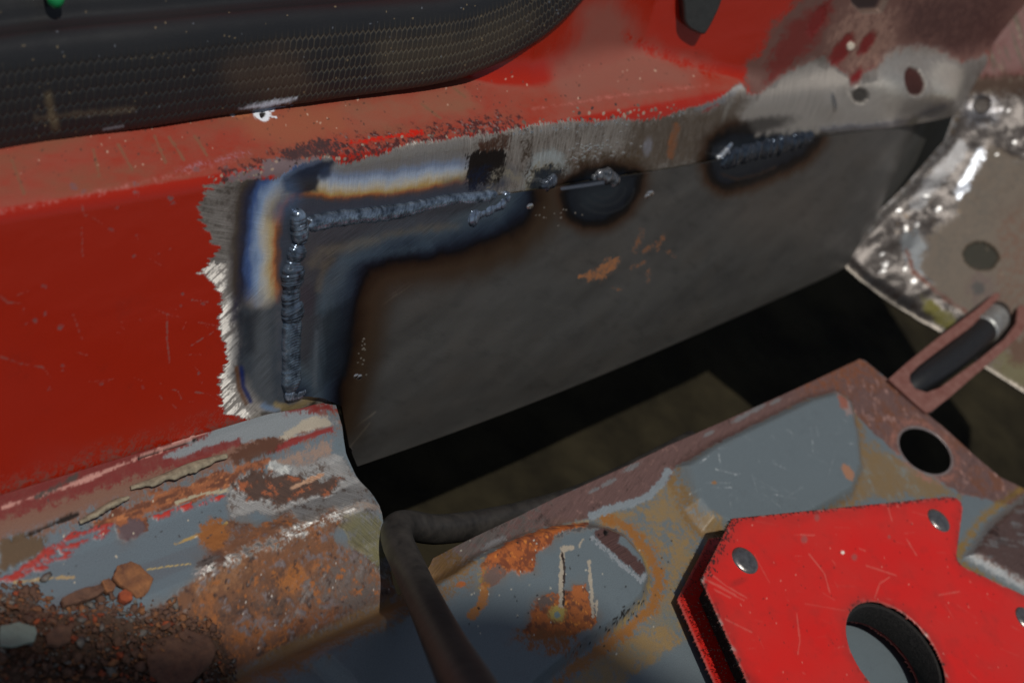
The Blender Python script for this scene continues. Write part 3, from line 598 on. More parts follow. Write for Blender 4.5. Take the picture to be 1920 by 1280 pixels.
# ================================================================== floor pan with the cut-out
OUT = [(640, 800), (650, 846), (668, 890), (690, 922), (712, 965), (722, 1000), (735, 1040), (748, 1085), (757, 1104), (800, 1072), (812, 1046), (869, 1016), (931, 986), (978, 964), (1040, 933), (1103, 905), (1181, 870), (1250, 836), (1400, 770), (1500, 725), (1612, 673),
       (1622, 676), (1663, 710), (1740, 777), (1780, 810), (1827, 853), (1873, 893), (1930, 920)]
out2 = np.array([flo(*p) for p in OUT])
out2 = np.vstack([out2, [[352, -215], [420, -420], [300, -620], [-500, -620], [-500, -28.5], [-140, -28.5], [-60, -29], [-4, -29.5], flo(560, 778), flo(600, 765), flo(628, 762)]])
HOLE = np.array([flo(1735 + 55 * math.cos(a) * math.cos(.62) - 36 * math.sin(a) * math.sin(.62), 845 + 55 * math.cos(a) * math.sin(.62) + 36 * math.sin(a) * math.cos(.62)) for a in np.linspace(0, 2 * math.pi, 40, endpoint=False)])
def floor_sd(q): return np.maximum(poly_sd(q, out2), -poly_sd(q, HOLE))
def spaced(lo, hi, fine_lo, fine_hi, st, g=1.25):
    v = list(np.arange(fine_lo, fine_hi, st)); s_ = st; x = fine_lo
    while x > lo: s_ *= g; x -= s_; v.insert(0, x)
    s_ = st; x = v[-1]
    while x < hi: s_ *= g; x += s_; v.append(x)
    return np.array(v)
fx = spaced(-500, 420, -128, 345, .46); fy = spaced(-620, -20, -245, -20, .46)
FX, FY = np.meshgrid(fx, fy, indexing='ij'); Q = np.stack([FX.ravel(), FY.ravel()], 1)
box = (Q[:, 0] > -130) & (Q[:, 0] < 350) & (Q[:, 1] > -250)
fsd = np.full(len(Q), -99.); fsd = floor_sd(Q)
fq = quads(*FX.shape); ins = fsd < 0
cell = .46
keepf = ins[fq].any(1) & (fsd[fq].max(1) < 4 * cell) | ins[fq].all(1)
fq = fq[keepf]
mv = np.nonzero((fsd > 0))[0]; mv = mv[np.isin(mv, np.unique(fq))]
e_ = .05
for _ in range(2):
    g = np.stack([(floor_sd(Q[mv] + [e_, 0]) - floor_sd(Q[mv] - [e_, 0])), (floor_sd(Q[mv] + [0, e_]) - floor_sd(Q[mv] - [0, e_]))], 1) / (2 * e_)
    Q[mv] -= floor_sd(Q[mv])[:, None] * g
used, inv = np.unique(fq, return_inverse=True); fq = inv.reshape(fq.shape); Q = Q[used]
base = np.c_[Q, np.full(len(Q), ZF)]
c = Coat(trace(base), Q, (98, 109, 115), .30); c.basis = (np.array([1., 0, 0]), np.array([0, 1., 0])); x, y = Q[:, 0], Q[:, 1]; px, py = c.P[:, 0], c.P[:, 1]
leftm = sstep(26, 8, x + (y + 60) * -.15) * sstep(-108, -98, y)      # the strip still fixed to the sill
# --- relief
h = np.zeros(len(Q))
h += leftm * np.interp(y, [-120, -100, -90, -80, -74, -70.5, -67, -60, -50, -44, -40, -35, -31, -28], [0, -5, -3.2, -.6, 2.0, 3.2, 2.6, -.2, -1.2, -.2, 1.6, 2.2, 3.6, 5.5])
EMB1 = [(640, 1290), (560, 1215), (700, 1150), (830, 1085), (880, 1052), (960, 1015), (1040, 992), (1110, 987), (1165, 1008), (1200, 1050), (1213, 1090), (1200, 1130), (1150, 1178), (1090, 1215), (1000, 1290), (900, 1400), (700, 1400)]
EMB2 = [(1268, 880), (1330, 838), (1420, 795), (1510, 752), (1562, 738), (1590, 757), (1604, 820), (1610, 880), (1592, 930), (1500, 985), (1400, 1010), (1320, 990), (1290, 950)]
sd1 = c.sd(EMB1, 200); sd2 = c.sd(EMB2, 200)
right = 1 - leftm
h += right * (4.6 * (1 - sstep(-16, 12, sd1)) + 4.8 * (1 - sstep(-16, 12, sd2)))
rim = c.sd([(1810, 1045), (1850, 985), (1920, 930), (2050, 960), (2050, 1200), (1920, 1110)], 120); h += right * 3.5 * (1 - sstep(-16, 10, rim))
c.crisp = .5
# --- colour: right-hand pan
ochre = right * (1 - sstep(-8, 8, np.minimum(c.sd([(1100, 990), (1130, 960), (1200, 940), (1250, 900), (1275, 905), (1300, 960), (1370, 1000), (1380, 1130), (1290, 1200), (1150, 1290), (1060, 1290), (1200, 1140), (1215, 1080), (1180, 1010)], 60, 6, 5, seed=101), 900)))
c.put(right * np.clip(.5 + 2 * c.nz(25, 12, 100), 0, 1) * .25, (92, 102, 108), .32)
c.put(ochre * np.clip(.8 + 1.4 * c.nz(9, 6, 102), 0, 1) * .85, (134, 112, 76), .42)
c.put(ochre * np.clip(2.6 * (c.nz(7, 5, 103) - .02), 0, 1) * .7, (108, 112, 104), .4)
ring1 = right * np.exp(-((sd1 - 20 + 14 * c.nz(10, 10, 104)) / 14) ** 2) * sstep(1090, 1150, px + .3 * (py - 1000))
c.put(ring1 * .9, (140, 92, 40), .45); c.put(right * np.exp(-((sd1 - 2) / 8) ** 2) * sstep(1120, 1180, px) * .6, (146, 128, 84), .4)
ring2 = right * np.exp(-((sd2 - 10 + 10 * c.nz(9, 9, 105)) / 12) ** 2); c.put(ring2 * .75, (120, 94, 58), .45)
runs = right * c.blob([(1610, 830), (1680, 850), (1800, 930), (1790, 935), (1640, 935), (1600, 940), (1615, 880)], 12, 14, 6, seed=106); c.put(runs * .9, (120, 100, 70), .45)
c.put(runs * np.clip(2 * c.nz(4, 8, 107), 0, 1), (116, 122, 120), .4)
# bare scraped primer strip along the cut, and the corner round the hole
STRIP = [(757, 1104), (812, 1040), (980, 960), (1250, 832), (1612, 668), (1940, 930), (1940, 960), (1870, 940), (1800, 925), (1700, 860), (1640, 815), (1606, 780), (1585, 742), (1560, 738), (1510, 752), (1400, 805), (1262, 878), (1250, 905), (1200, 935), (1130, 962), (1080, 975), (1000, 995), (900, 1042), (860, 1075), (800, 1108), (760, 1130)]
strip = right * c.blob(STRIP, 3, 5, 3, seed=108)
c.put(strip, (118, 92, 88), .5, .35, 0, .7); c.grain(20, strip)
c.put(strip * sstep(1100, 900, px) * .8, (112, 106, 102), .45, .5)
c.put(strip * np.clip(2.4 * (c.nz(8, 2, 109, rot=.3) - .02), 0, 1) * .6, (84, 66, 62), .5); c.put(strip * np.clip(3 * (c.nz(3, 2, 110) - .1), 0, 1) * .6, (150, 118, 110), .5)
c.put(strip * sstep(1500, 1620, px) * np.clip(.5 + 2.5 * c.nz(5, 5, 111), 0, 1) * .8, (112, 74, 58), .7, .1)
c.put(strip * sstep(1500, 1560, px) * np.clip(4 * (c.nz(4, 2, 112, rot=.9) - .1), 0, 1) * .8, (172, 136, 128), .6, .2)
c.put(strip * sstep(1460, 1540, px) * sstep(760, 735, py + (px - 1500) * .3) * .5, (116, 70, 46), .8, 0)
for a, b, w in [(925, 1020, 14), (1140, 905, 8), (1185, 875, 9), (1115, 918, 6), (1330, 812, 7), (1390, 782, 9), (1420, 766, 8), (1455, 752, 6)]: c.put(c.ell(a, b, w * 2, w * .5, -28, .5), (152, 150, 150), .4, .6)
c.put(right * c.line([(1110, 965), (1130, 958), (1180, 945), (1215, 930), (1240, 905), (1252, 885)], 15, 5, 5, 1.5, 113), (150, 160, 166), .4, .4, 0, .5)
c.put(right * c.line([(870, 1072), (960, 1025), (1040, 990), (1110, 975)], 4, 4, 3, 3) * .7, (150, 138, 116), .5)
# bare metal rubbed through on the corner of the raised pad
c.put(right * c.line([(1030, 1012), (1060, 1000), (1100, 995), (1150, 1000), (1180, 1025)], 20, 7, 6, .8, 114), (160, 158, 154), .3, .85, 0, .8)
c.put(right * c.blob([(1100, 1010), (1130, 996), (1150, 1012), (1145, 1030), (1160, 1040), (1195, 1070), (1200, 1085), (1185, 1092), (1150, 1062), (1110, 1030)], 4, 5, .8, 3, 115), (104, 78, 74), .45, .5, 0, .9)
c.put(right * c.line([(1100, 1022), (1150, 1070), (1190, 1100), (1202, 1085)], 7, 5, 6, .6, 116) * .85, (176, 182, 186), .35, .6)
c.put(c.ell(1125, 1009, 5, 7, 20), (16, 14, 14), .7, 0, -1)
# rust crusts on the raised pad
R1 = [(890, 1070), (905, 1055), (940, 1028), (1000, 1000), (1060, 986), (1100, 982), (1095, 995), (1040, 1008), (1015, 1035), (995, 1050), (985, 1085), (960, 1092), (945, 1082), (920, 1105), (900, 1118), (888, 1112)]
c.crisp = 0.0; c.put(right * c.blob(R1, 20, 14, 5, seed=180) * .55, (116, 88, 54), .6); c.crisp = .5
rm = right * c.blob(R1, 3, 8, 3, seed=117)
c.put(rm, (160, 86, 38), .85, 0, .45); c.put(rm * np.clip(.4 + 3 * c.nz(2.2, 2.2, 118), 0, 1), (112, 58, 34), .9); c.put(rm * np.clip(4 * (c.nz(1.6, 1.6, 119) - .12), 0, 1), (196, 118, 48), .9)
c.put(rm * c.ell(912, 1100, 24, 22, 0, .4, .3), (110, 90, 84), .7, .3)
c.put(right * c.line([(896, 1115), (893, 1145), (872, 1168)], 16, 8, 4, 2, 120) * .9, (154, 100, 46), .6); c.put(c.ell(850, 1110, 12, 6, -20, .4, .3), (160, 84, 34), .8)
c.put(right * c.ell(888, 1090, 8, 30, 10, .6) * .5, (150, 126, 66), .5)
R2 = [(985, 1150), (1000, 1130), (1020, 1124), (1045, 1130), (1060, 1110), (1085, 1108), (1092, 1125), (1100, 1165), (1108, 1180), (1085, 1196), (1060, 1205), (1000, 1210), (965, 1200), (982, 1180)]
c.crisp = 0.0; c.put(right * c.blob(R2, 20, 14, 5, seed=180) * .55, (116, 88, 54), .6); c.crisp = .5
rm = right * c.blob(R2, 4, 8, 3, seed=121)
c.put(rm, (156, 88, 42), .85, 0, .4); c.put(rm * np.clip(.4 + 3 * c.nz(2.2, 2.2, 122), 0, 1), (106, 62, 42), .9); c.put(rm * c.ell(1004, 1140, 20, 14, 0, .5, .4), (104, 90, 84), .6, .4)
c.put(rm * np.clip(4 * (c.nz(1.3, 1.3, 123) - .14), 0, 1), (206, 130, 54), .9); c.put(c.ell(1030, 1165, 16, 14, 0, .5), (156, 140, 74), .6); c.put(c.ell(1030, 1167, 6, 6), (110, 128, 130), .4)
c.put(right * c.ell(1015, 1215, 60, 22, 5, .6, .2) * .7, (128, 78, 36), .7)
for q, w in [([(1042, 1045), (1040, 1095), (1038, 1150)], 9), ([(1040, 1042), (1062, 1040)], 8), ([(1091, 1066), (1096, 1120), (1098, 1172)], 6), ([(1106, 1140), (1105, 1165)], 4), ([(1080, 1025), (1074, 1036)], 4)]:
    c.put(right * c.line(q, w, 2, 3, 1, 124), (172, 162, 146), .6, .3); 
c.put(right * c.line([(1041, 1050), (1046, 1080), (1042, 1150)], 3.5, 2, 2, 1), (46, 34, 30), .8)
for k in range(90):
    a = rng.uniform(840, 1260); b = rng.uniform(1010, 1230); c.put(right * c.ell(a, b, rng.uniform(.8, 2.2), rng.uniform(.8, 2), 0, .4), (30, 28, 26) if k % 2 else (176, 172, 160), .7)
for k in range(40):
    a = rng.normal(1160, 24); b = 1158 - (a - 1160) * .8 + rng.normal(0, 7); c.put(right * c.ell(a, b, rng.uniform(1, 4), rng.uniform(1, 2), -30), (16, 14, 13), .9, 0, .3)
for k in range(60):
    a = rng.uniform(1290, 1600); b = rng.uniform(770, 960); t_ = rng.uniform(0, 3.1); l = rng.uniform(5, 45)
    c.put((1 - sstep(-4, 6, sd2)) * c.line([(a, b), (a + l * math.cos(t_), b + l * math.sin(t_))], 1.6, 2, 1, 3, k) * rng.uniform(.1, .4), (168, 176, 180), .45)
c.put(right * c.blob([(1555, 742), (1575, 745), (1590, 790), (1575, 790)], 5, 4, 3), (134, 118, 116), .6); c.put(c.ell(1568, 765, 8, 14, -15, .4, .3), (136, 84, 70), .7)
c.put(right * c.ell(1576, 897, 9, 16, -40, .4, .3), (150, 108, 84), .7); c.put(c.ell(1326, 918, 5, 3), (140, 104, 70))
c.put(right * (1 - sstep(-6, 5, rim)), (112, 88, 82), .36, .6, 0, .8); c.put(right * np.exp(-((rim + 2) / 6) ** 2) * .9, (156, 160, 162), .3, .7)
c.put(right * (1 - sstep(-8, 0, rim)) * np.clip(3.4 * (c.nz(7, 1.4, 183, rot=-.5) - .02), 0, 1), (164, 158, 154), .3, .8, 0, .8); c.put(right * (1 - sstep(-8, 0, rim)) * np.clip(3 * (c.nz(9, 7, 184) - .05), 0, 1) * .7, (74, 56, 52), .5)
c.put(right * np.exp(-((rim - 16) / 9) ** 2) * .8, (126, 100, 50), .4)
hm = poly_sd(Q, HOLE); c.put(np.exp(-(hm / 1.2) ** 2), (170, 160, 158), .3, .7); c.put(np.exp(-((hm - 3) / 2.4) ** 2) * .5, (150, 104, 92), .5)
# --- colour: strip left on the sill
GREY = (100, 113, 122)
c.put(leftm, GREY, .30, 0)
c.put(leftm * sstep(-46, -36, y + 3 * c.nz(14, 3, 130)), (120, 88, 74), .85)                       # earthy ledge
c.put(leftm * sstep(-37, -33, y + 2 * c.nz(10, 2, 131)) * .9, (112, 30, 26), .6)                      # old red under the sealer
c.put(leftm * c.line([(0, 964), (133, 920), (253, 873), (310, 853), (400, 815)], 5, 4, 4, 4, 132) * .9, (186, 134, 124), .7)
c.put(leftm * c.line([(60, 945), (133, 910)], 8, 5, 5, 3, 133) * .8, (70, 60, 56), .8); c.put(c.line([(252, 874), (275, 866), (310, 854), (362, 838)], 3, 2, 2), (18, 12, 10), .9, 0, -.8)
c.put(leftm * c.blob([(300, 870), (400, 818), (470, 795), (560, 785), (620, 782), (632, 800), (560, 820), (450, 838), (330, 872)], 6, 8, 6, 1.5, 134), (134, 140, 144), .4, .2)
c.put(leftm * c.blob([(520, 825), (560, 798), (610, 785), (622, 800), (570, 815), (530, 832)], 4, 6, 5, 1.5, 135), (170, 160, 144), .6)
c.put(leftm * c.line([(500, 850), (560, 828), (622, 808)], 11, 5, 4, 4, 136), (128, 42, 38), .5); c.put(leftm * c.line([(330, 878), (400, 850), (440, 838)], 14, 6, 5, 5, 137) * .9, (116, 38, 34), .55)
c.put(leftm * c.blob([(500, 870), (560, 845), (622, 825), (632, 880), (560, 890), (500, 900)], 8, 8, 6, seed=138) * .8, (150, 126, 112), .6, .2)
c.put(leftm * c.blob([(425, 862), (450, 842), (510, 826), (530, 832), (500, 855), (440, 876)], 6, 8, 2.5, seed=139), (84, 52, 38), .9, 0, .5)
RUSTB = [(170, 985), (250, 945), (330, 915), (420, 885), (500, 865), (470, 900), (430, 912), (360, 935), (270, 965), (275, 990), (235, 1010), (215, 980)]
c.crisp = 0.0; c.put(leftm * c.blob(RUSTB, 18, 16, 6, 3, 182) * .5, (104, 86, 72), .6); c.crisp = .5
rm = leftm * c.blob(RUSTB, 5, 13, 5, 2, 140)
c.put(rm, (146, 88, 56), .9, 0, .3); c.put(rm * np.clip(.4 + 3 * c.nz(5, 1.4, 141), 0, 1), (100, 60, 44), .9); c.put(rm * np.clip(4 * (c.nz(4, 1, 142) - .1), 0, 1), (176, 112, 70), .9)
c.put(leftm * c.blob([(215, 985), (250, 970), (272, 975), (270, 995), (240, 1012), (222, 1000)], 5, 7, 2, seed=143), (92, 74, 78), .7, .1, .3)
c.put(leftm * c.blob([(0, 1078), (60, 1050), (95, 1018), (140, 998), (215, 978), (212, 995), (160, 1018), (95, 1055), (40, 1082), (0, 1090)], 4, 8, 4, 1.5, 144) * np.clip(.62 + 3.2 * c.nz(5, 1.1, 190), 0, 1), (160, 46, 38), .55, 0, .5)
c.put(leftm * c.blob([(285, 965), (330, 948), (400, 930), (430, 920), (428, 928), (360, 950), (300, 972)], 2, 5, 2, 1, 145) * np.clip(.5 + 3.2 * c.nz(4, 1.1, 191), 0, 1), (176, 48, 38), .5, 0, .5); c.put(leftm * c.line([(330, 942), (380, 925), (430, 917)], 6, 3, 4, 2), (164, 156, 132), .7)
c.put(leftm * c.line([(20, 1020), (100, 985), (142, 968)], 6, 4, 3, 4), (30, 20, 16), .9, 0, -.8)
c.put(leftm * c.blob([(0, 1010), (60, 1005), (90, 1015), (50, 1050), (0, 1075)], 8, 12, 3, seed=146), (94, 76, 58), .9, 0, .5)
# scraped zone and rust plates at the cut end
SCRP = [(425, 925), (450, 890), (520, 880), (640, 850), (668, 880), (720, 990), (760, 1105), (700, 1060), (640, 1000), (560, 1000), (480, 960), (440, 965)]
sm = leftm * c.blob(SCRP, 8, 12, 6, seed=150)
c.put(sm, (150, 150, 150), .46, .7, 0, .8); c.grain(126, sm)
c.put(sm * np.clip(.3 + 2.5 * c.nz(6, 4, 151), 0, 1) * .5, (96, 84, 78), .45)
c.put(sm * c.blob([(600, 990), (640, 970), (712, 968), (735, 1040), (700, 1060), (640, 1040)], 12, 10, 4, seed=152) * .8, (134, 130, 98), .42, .5)
c.put(sm * c.line([(636, 968), (680, 955), (712, 960)], 14, 8, 5) * .8, (176, 160, 148), .4)
dk = leftm * c.blob([(435, 905), (470, 880), (540, 886), (600, 900), (640, 892), (620, 925), (560, 935), (530, 945), (480, 935)], 6, 14, 2.5, seed=153)
c.put(dk, (74, 54, 46), .9, 0, .35); c.put(dk * np.clip(3.5 * (c.nz(3, 2, 154) - .04), 0, 1), (150, 84, 52), .9, 0, .2)
c.put(leftm * c.ell(525, 875, 24, 7, 8, .6, .5), (206, 208, 204), .35, .5, .2); c.put(leftm * c.line([(550, 912), (580, 898), (606, 886)], 8, 5, 2), (176, 138, 112), .7)
RB = [(372, 1060), (380, 1020), (400, 990), (430, 975), (480, 985), (540, 960), (560, 985), (620, 960), (640, 985), (610, 1010), (680, 1035), (740, 1085), (765, 1120), (720, 1170), (620, 1200), (560, 1240), (430, 1250), (395, 1200), (330, 1180), (250, 1165), (310, 1130), (372, 1085)]
c.crisp = 0.0; c.put(np.maximum(leftm, sstep(30, 10, x)) * c.blob(RB, 24, 18, 6, seed=181) * .6, (112, 88, 62), .6); c.crisp = .5
rm = sstep(-99, -96, y + 3 * c.nz(20, 3, 161)) * np.maximum(leftm, sstep(30, 10, x)) * c.blob(RB, 7, 14, 6, seed=160)
c.put(rm, (112, 76, 54), .88, 0, .25); n1 = c.nz(7, 5, 162); n2 = c.nz(2.4, 2, 163)
c.put(rm * np.clip(.2 + 3 * n1, 0, 1), (88, 62, 50), .9, 0, .25); c.put(rm * np.clip(3.2 * (-n1 - .02) + n2, 0, 1), (142, 88, 48), .9, 0, .2)
for a_, b_, r1_, r2_, cc_ in [(552, 1086, 40, 24, (158, 98, 46)), (482, 1172, 66, 34, (140, 86, 46)), (606, 1150, 50, 26, (132, 80, 46)), (420, 1085, 50, 24, (140, 98, 66)), (650, 1085, 70, 44, (98, 88, 84)), (700, 1120, 46, 46, (92, 82, 78)), (450, 1135, 44, 26, (84, 60, 48)), (520, 1125, 34, 22, (86, 66, 56))]:
    c.put(rm * c.ell(a_, b_, r1_, r2_, -22, .7, .5, 3, int(a_)) * .8, cc_, .85)
c.put(rm * np.clip(3 * (c.nz(1.6, 1.2, 168) - .04), 0, 1), (66, 48, 42), .9, 0, -.2); c.put(rm * np.clip(3 * (c.nz(9, 1.6, 169, rot=.5) - .06), 0, 1) * .8, (126, 116, 112), .5, .4)
c.put(rm * np.clip(4 * (n2 - .09), 0, 1), (116, 104, 104), .6, .3); c.put(rm * np.clip(5 * (-n2 - .15), 0, 1), (150, 92, 48), .9, 0, .2)
for k in range(46):
    a = rng.uniform(360, 760); b = rng.uniform(1000, 1230); c.put(rm * c.ell(a, b, rng.uniform(.8, 1.8), rng.uniform(.8, 1.6), 0, .4), (190, 182, 174), .3, .6)
# the rubbed bare crease, its highlight put in as whiter metal
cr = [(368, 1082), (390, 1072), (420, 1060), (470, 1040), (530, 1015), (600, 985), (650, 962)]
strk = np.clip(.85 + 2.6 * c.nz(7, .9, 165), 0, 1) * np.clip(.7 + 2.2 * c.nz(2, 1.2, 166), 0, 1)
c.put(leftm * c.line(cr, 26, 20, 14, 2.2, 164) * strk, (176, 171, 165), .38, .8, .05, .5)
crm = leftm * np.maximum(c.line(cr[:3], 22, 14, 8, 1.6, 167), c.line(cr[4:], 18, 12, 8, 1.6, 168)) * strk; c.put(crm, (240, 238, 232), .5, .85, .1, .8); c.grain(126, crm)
c.put(leftm * c.ell(403, 1058, 12, 18, 10, .4, .2), (92, 66, 56), .9, 0, .2); c.put(leftm * c.ell(382, 1062, 22, 8, -20, .4, .3), (84, 76, 74), .8)
c.put(leftm * c.line([(275, 1070), (310, 1066), (352, 1064)], 3, 2, 1), (190, 170, 110), .5); c.put(leftm * c.line([(330, 1018), (370, 1002), (425, 980)], 5, 4, 2), (170, 142, 84), .6); c.put(leftm * c.line([(30, 1088), (90, 1080), (140, 1080)], 5, 4, 3), (164, 142, 104), .6)
c.put(leftm * c.ell(400, 1005, 26, 32, 20, .4, .3), (140, 88, 44), .9, 0, .3)
low = sstep(-86, -94, y + 4 * c.nz(20, 5, 170)) * sstep(40, 20, x) * (1 - rm)
c.put(low * sstep(-112, -100, y) * .85, (120, 92, 58), .55)
for k in range(40):
    a = rng.uniform(60, 420); b = rng.uniform(930, 1100); c.put(leftm * c.ell(a, b, rng.uniform(1, 3), rng.uniform(1, 2), 20, .4), (60, 62, 64) if k % 3 else (190, 180, 160), .8)
DIRT = [(-40, 1108), (40, 1112), (66, 1130), (70, 1150), (120, 1165), (200, 1160), (240, 1170), (330, 1168), (420, 1190), (440, 1230), (400, 1300), (200, 1420), (-200, 1420)]
dm = c.blob(DIRT, 8, 12, 4, seed=171); c.put(dm, (78, 58, 46), .95, 0, .8)
rough_n = c.nz(1.6, 1.6, 172)
h += c.h * 1.0 + (rm * (.9 * n1 + .7 * n2) + dk * .8 * c.nz(1.5, 1.2, 173)) + dm * (1.2 * c.nz(4, 4, 174) + 1.0 * rough_n) + .06 * c.nz(1.2, 1.2, 175) + .5 * c.nz(60, 30, 176)
FV = np.c_[Q, ZF + h]
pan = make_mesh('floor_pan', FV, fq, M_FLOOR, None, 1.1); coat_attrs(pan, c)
tag(pan, 'grey primed rusty floor pan with raised pads and a strip cut out beside the sill', 'floor pan')
FH = (Q, h)
def floor_z(xx, yy):
    i = np.argmin((Q[:, 0] - xx) ** 2 + (Q[:, 1] - yy) ** 2); return ZF + h[i]

# ================================================================== toe board beyond the cut
TN = nrm([-.62, -.2, .76]); TP = at(1600, 495, 745.0); TA = nrm(np.cross([0, 1, 0], TN)); TB = np.cross(TN, TA)
def toe(px_, py_):
    w = hit(px_, py_, TP, TN) - TP; return np.array([w.dot(TA), w.dot(TB)])
TO = [(1576, 478), (1592, 502), (1620, 527), (1660, 556), (1720, 596), (1770, 626), (1850, 692), (1920, 736), (2010, 790), (2200, 900), (2400, 500), (2200, -150), (1870, -150), (1842, 0), (1822, 110), (1800, 190), (1772, 262), (1700, 345), (1640, 405)]
to2 = np.array([toe(*p) for p in TO])
lo, hi = to2.min(0) - 1, to2.max(0) + 1
ta = np.arange(lo[0], hi[0], .55); tb = np.arange(lo[1], hi[1], .55); A, B = np.meshgrid(ta, tb, indexing='ij'); TQ = np.stack([A.ravel(), B.ravel()], 1)
tsd = poly_sd(TQ, to2); fq = quads(*A.shape); ins = tsd < 0; fq = fq[ins[fq].any(1)]
mv = np.nonzero(tsd > 0)[0]; mv = mv[np.isin(mv, np.unique(fq))]
for _ in range(2):
    g = np.stack([poly_sd(TQ[mv] + [e_, 0], to2) - poly_sd(TQ[mv] - [e_, 0], to2), poly_sd(TQ[mv] + [0, e_], to2) - poly_sd(TQ[mv] - [0, e_], to2)], 1) / (2 * e_)
    TQ[mv] -= poly_sd(TQ[mv], to2)[:, None] * g
used, inv = np.unique(fq, return_inverse=True); fq = inv.reshape(fq.shape); TQ = TQ[used]
TV = TP + TQ[:, :1] * TA + TQ[:, 1:] * TB
c = Coat(trace(TV), TQ, (88, 74, 59), .6); c.crisp = .5; c.basis = (TA, TB); px, py = c.P[:, 0], c.P[:, 1]
esd = poly_sd(TQ, to2)
c.put(np.clip(.5 + 2 * c.nz(20, 20, 200), 0, 1) * .5, (74, 64, 52), .6); c.put(sstep(1840, 1900, px + 30 * c.nz(10, seed=201)) * sstep(330, 450, py) * .5, (96, 66, 48), .65)
mt = c.blob([(1560, 480), (1640, 395), (1720, 320), (1790, 235), (1800, 180), (1960, 160), (1960, 310), (1900, 290), (1860, 260), (1830, 330), (1790, 400), (1740, 440), (1730, 500), (1760, 550), (1830, 600), (1780, 640), (1700, 600)], 12, 12, 6, seed=202)
c.put(mt, (78, 74, 72), .36, .7, 0, .6); c.grain(30, mt)
c.put(mt * np.clip(.3 + 2.6 * c.nz(7, 5, 203), 0, 1) * .8, (40, 31, 28), .6, .2)
c.put(mt * c.ell(1840, 200, 36, 32, 0, .6, .5, 3) * .7, (120, 120, 124), .3, .8); c.put(c.ell(1842, 196, 15, 15, 0, .25), (70, 64, 60), .6, .3, -.8)
c.put(mt * c.line([(1840, 290), (1820, 330), (1800, 360)], 22, 12, 5, 3, 204), (190, 196, 206), .36, .8)
c.put(mt * c.line([(1800, 280), (1760, 330), (1720, 380)], 26, 16, 6, 3, 205) * .8, (128, 128, 130), .5, .6)
for a, b, r in [(1655, 475, 7), (1660, 495, 9), (1655, 508, 7), (1695, 505, 6), (1712, 528, 7), (1685, 395, 7), (1700, 425, 6), (1720, 420, 7), (1760, 392, 8), (1700, 430, 5), (1735, 370, 6), (1870, 290, 5), (1905, 265, 6), (1890, 208, 5)]:
    c.put(c.ell(a, b, r * .75, r * .5, -30, .6, .6, .9, int(a)) * .9, (186, 186, 186), .36, .85, .15)
c.put(mt * c.blob([(1690, 440), (1720, 430), (1740, 470), (1745, 530), (1700, 490)], 8, 6, 4, seed=206), (92, 96, 100), .5, .5)
c.put(c.line([(1700, 470), (1712, 510), (1760, 550), (1830, 600)], 8, 6, 3) * .8, (96, 66, 58), .6)
c.put(c.blob([(1725, 555), (1760, 570), (1790, 600), (1780, 625), (1740, 590)], 8, 8, 4, seed=207) * .9, (84, 80, 34), .6); c.put(c.ell(1905, 690, 40, 34, 40, .5, .3), (86, 78, 36), .6); c.put(c.ell(1915, 660, 26, 24, 0, .5, .3), (92, 68, 54), .8)
c.put(c.ell(1840, 480, 33, 26, 12, .12), (44, 42, 32), .8, 0, -1.2); c.put(c.ell(1842, 545, 26, 34, -15, .6, .2) * .7, (80, 58, 52), .6); c.put(c.ell(1835, 540, 12, 12, 0, .5), (40, 34, 30), .6)
c.put(c.ell(1860, 430, 200, 90, 0, .1) * np.clip(2 * (c.nz(3, 3, 208) - .15), 0, 1), (112, 96, 78), .6)
up = sstep(170, 130, py + 30 * c.nz(6, 6, 209)); c.put(up, (92, 34, 28), .55, 0); c.put(up * np.clip(4 * c.nz(2, 22, 210, rot=-.35), 0, 1), (74, 52, 34), .6); c.put(up * np.clip(5 * (c.nz(1.6, 16, 211, rot=-.35) - .12), 0, 1), (112, 92, 68), .5)
c.put(np.exp(-((py - 160 - 20 * c.nz(5, seed=212)) / 22) ** 2) * .9, (62, 42, 28), .8, 0, .4)
c.put(np.exp(-(esd / 1.5) ** 2) * sstep(450, 500, py), (160, 152, 142), .5, .5)
c.put(np.exp(-((esd + 1) / 3) ** 2) * sstep(480, 440, py) * .5, (120, 118, 118), .5, .5)
bend = 2.2 * sstep(-9, 0, esd) ** 2 * sstep(640, 560, py); TVf = TV + TN * (c.h - bend + 2.0 * c.nz(26, 18, 213) + mt * (3.4 * c.nz(22, 13, 214, 2) + .22 * c.nz(5, 3.5, 215, 2)))[:, None]
tb_o = make_mesh('toe_board', TVf, fq, M_TOE, None, 1.6); coat_attrs(tb_o, c)
tag(tb_o, 'brown painted toe board with a ground bare metal edge and a round blanked hole', 'toe board')

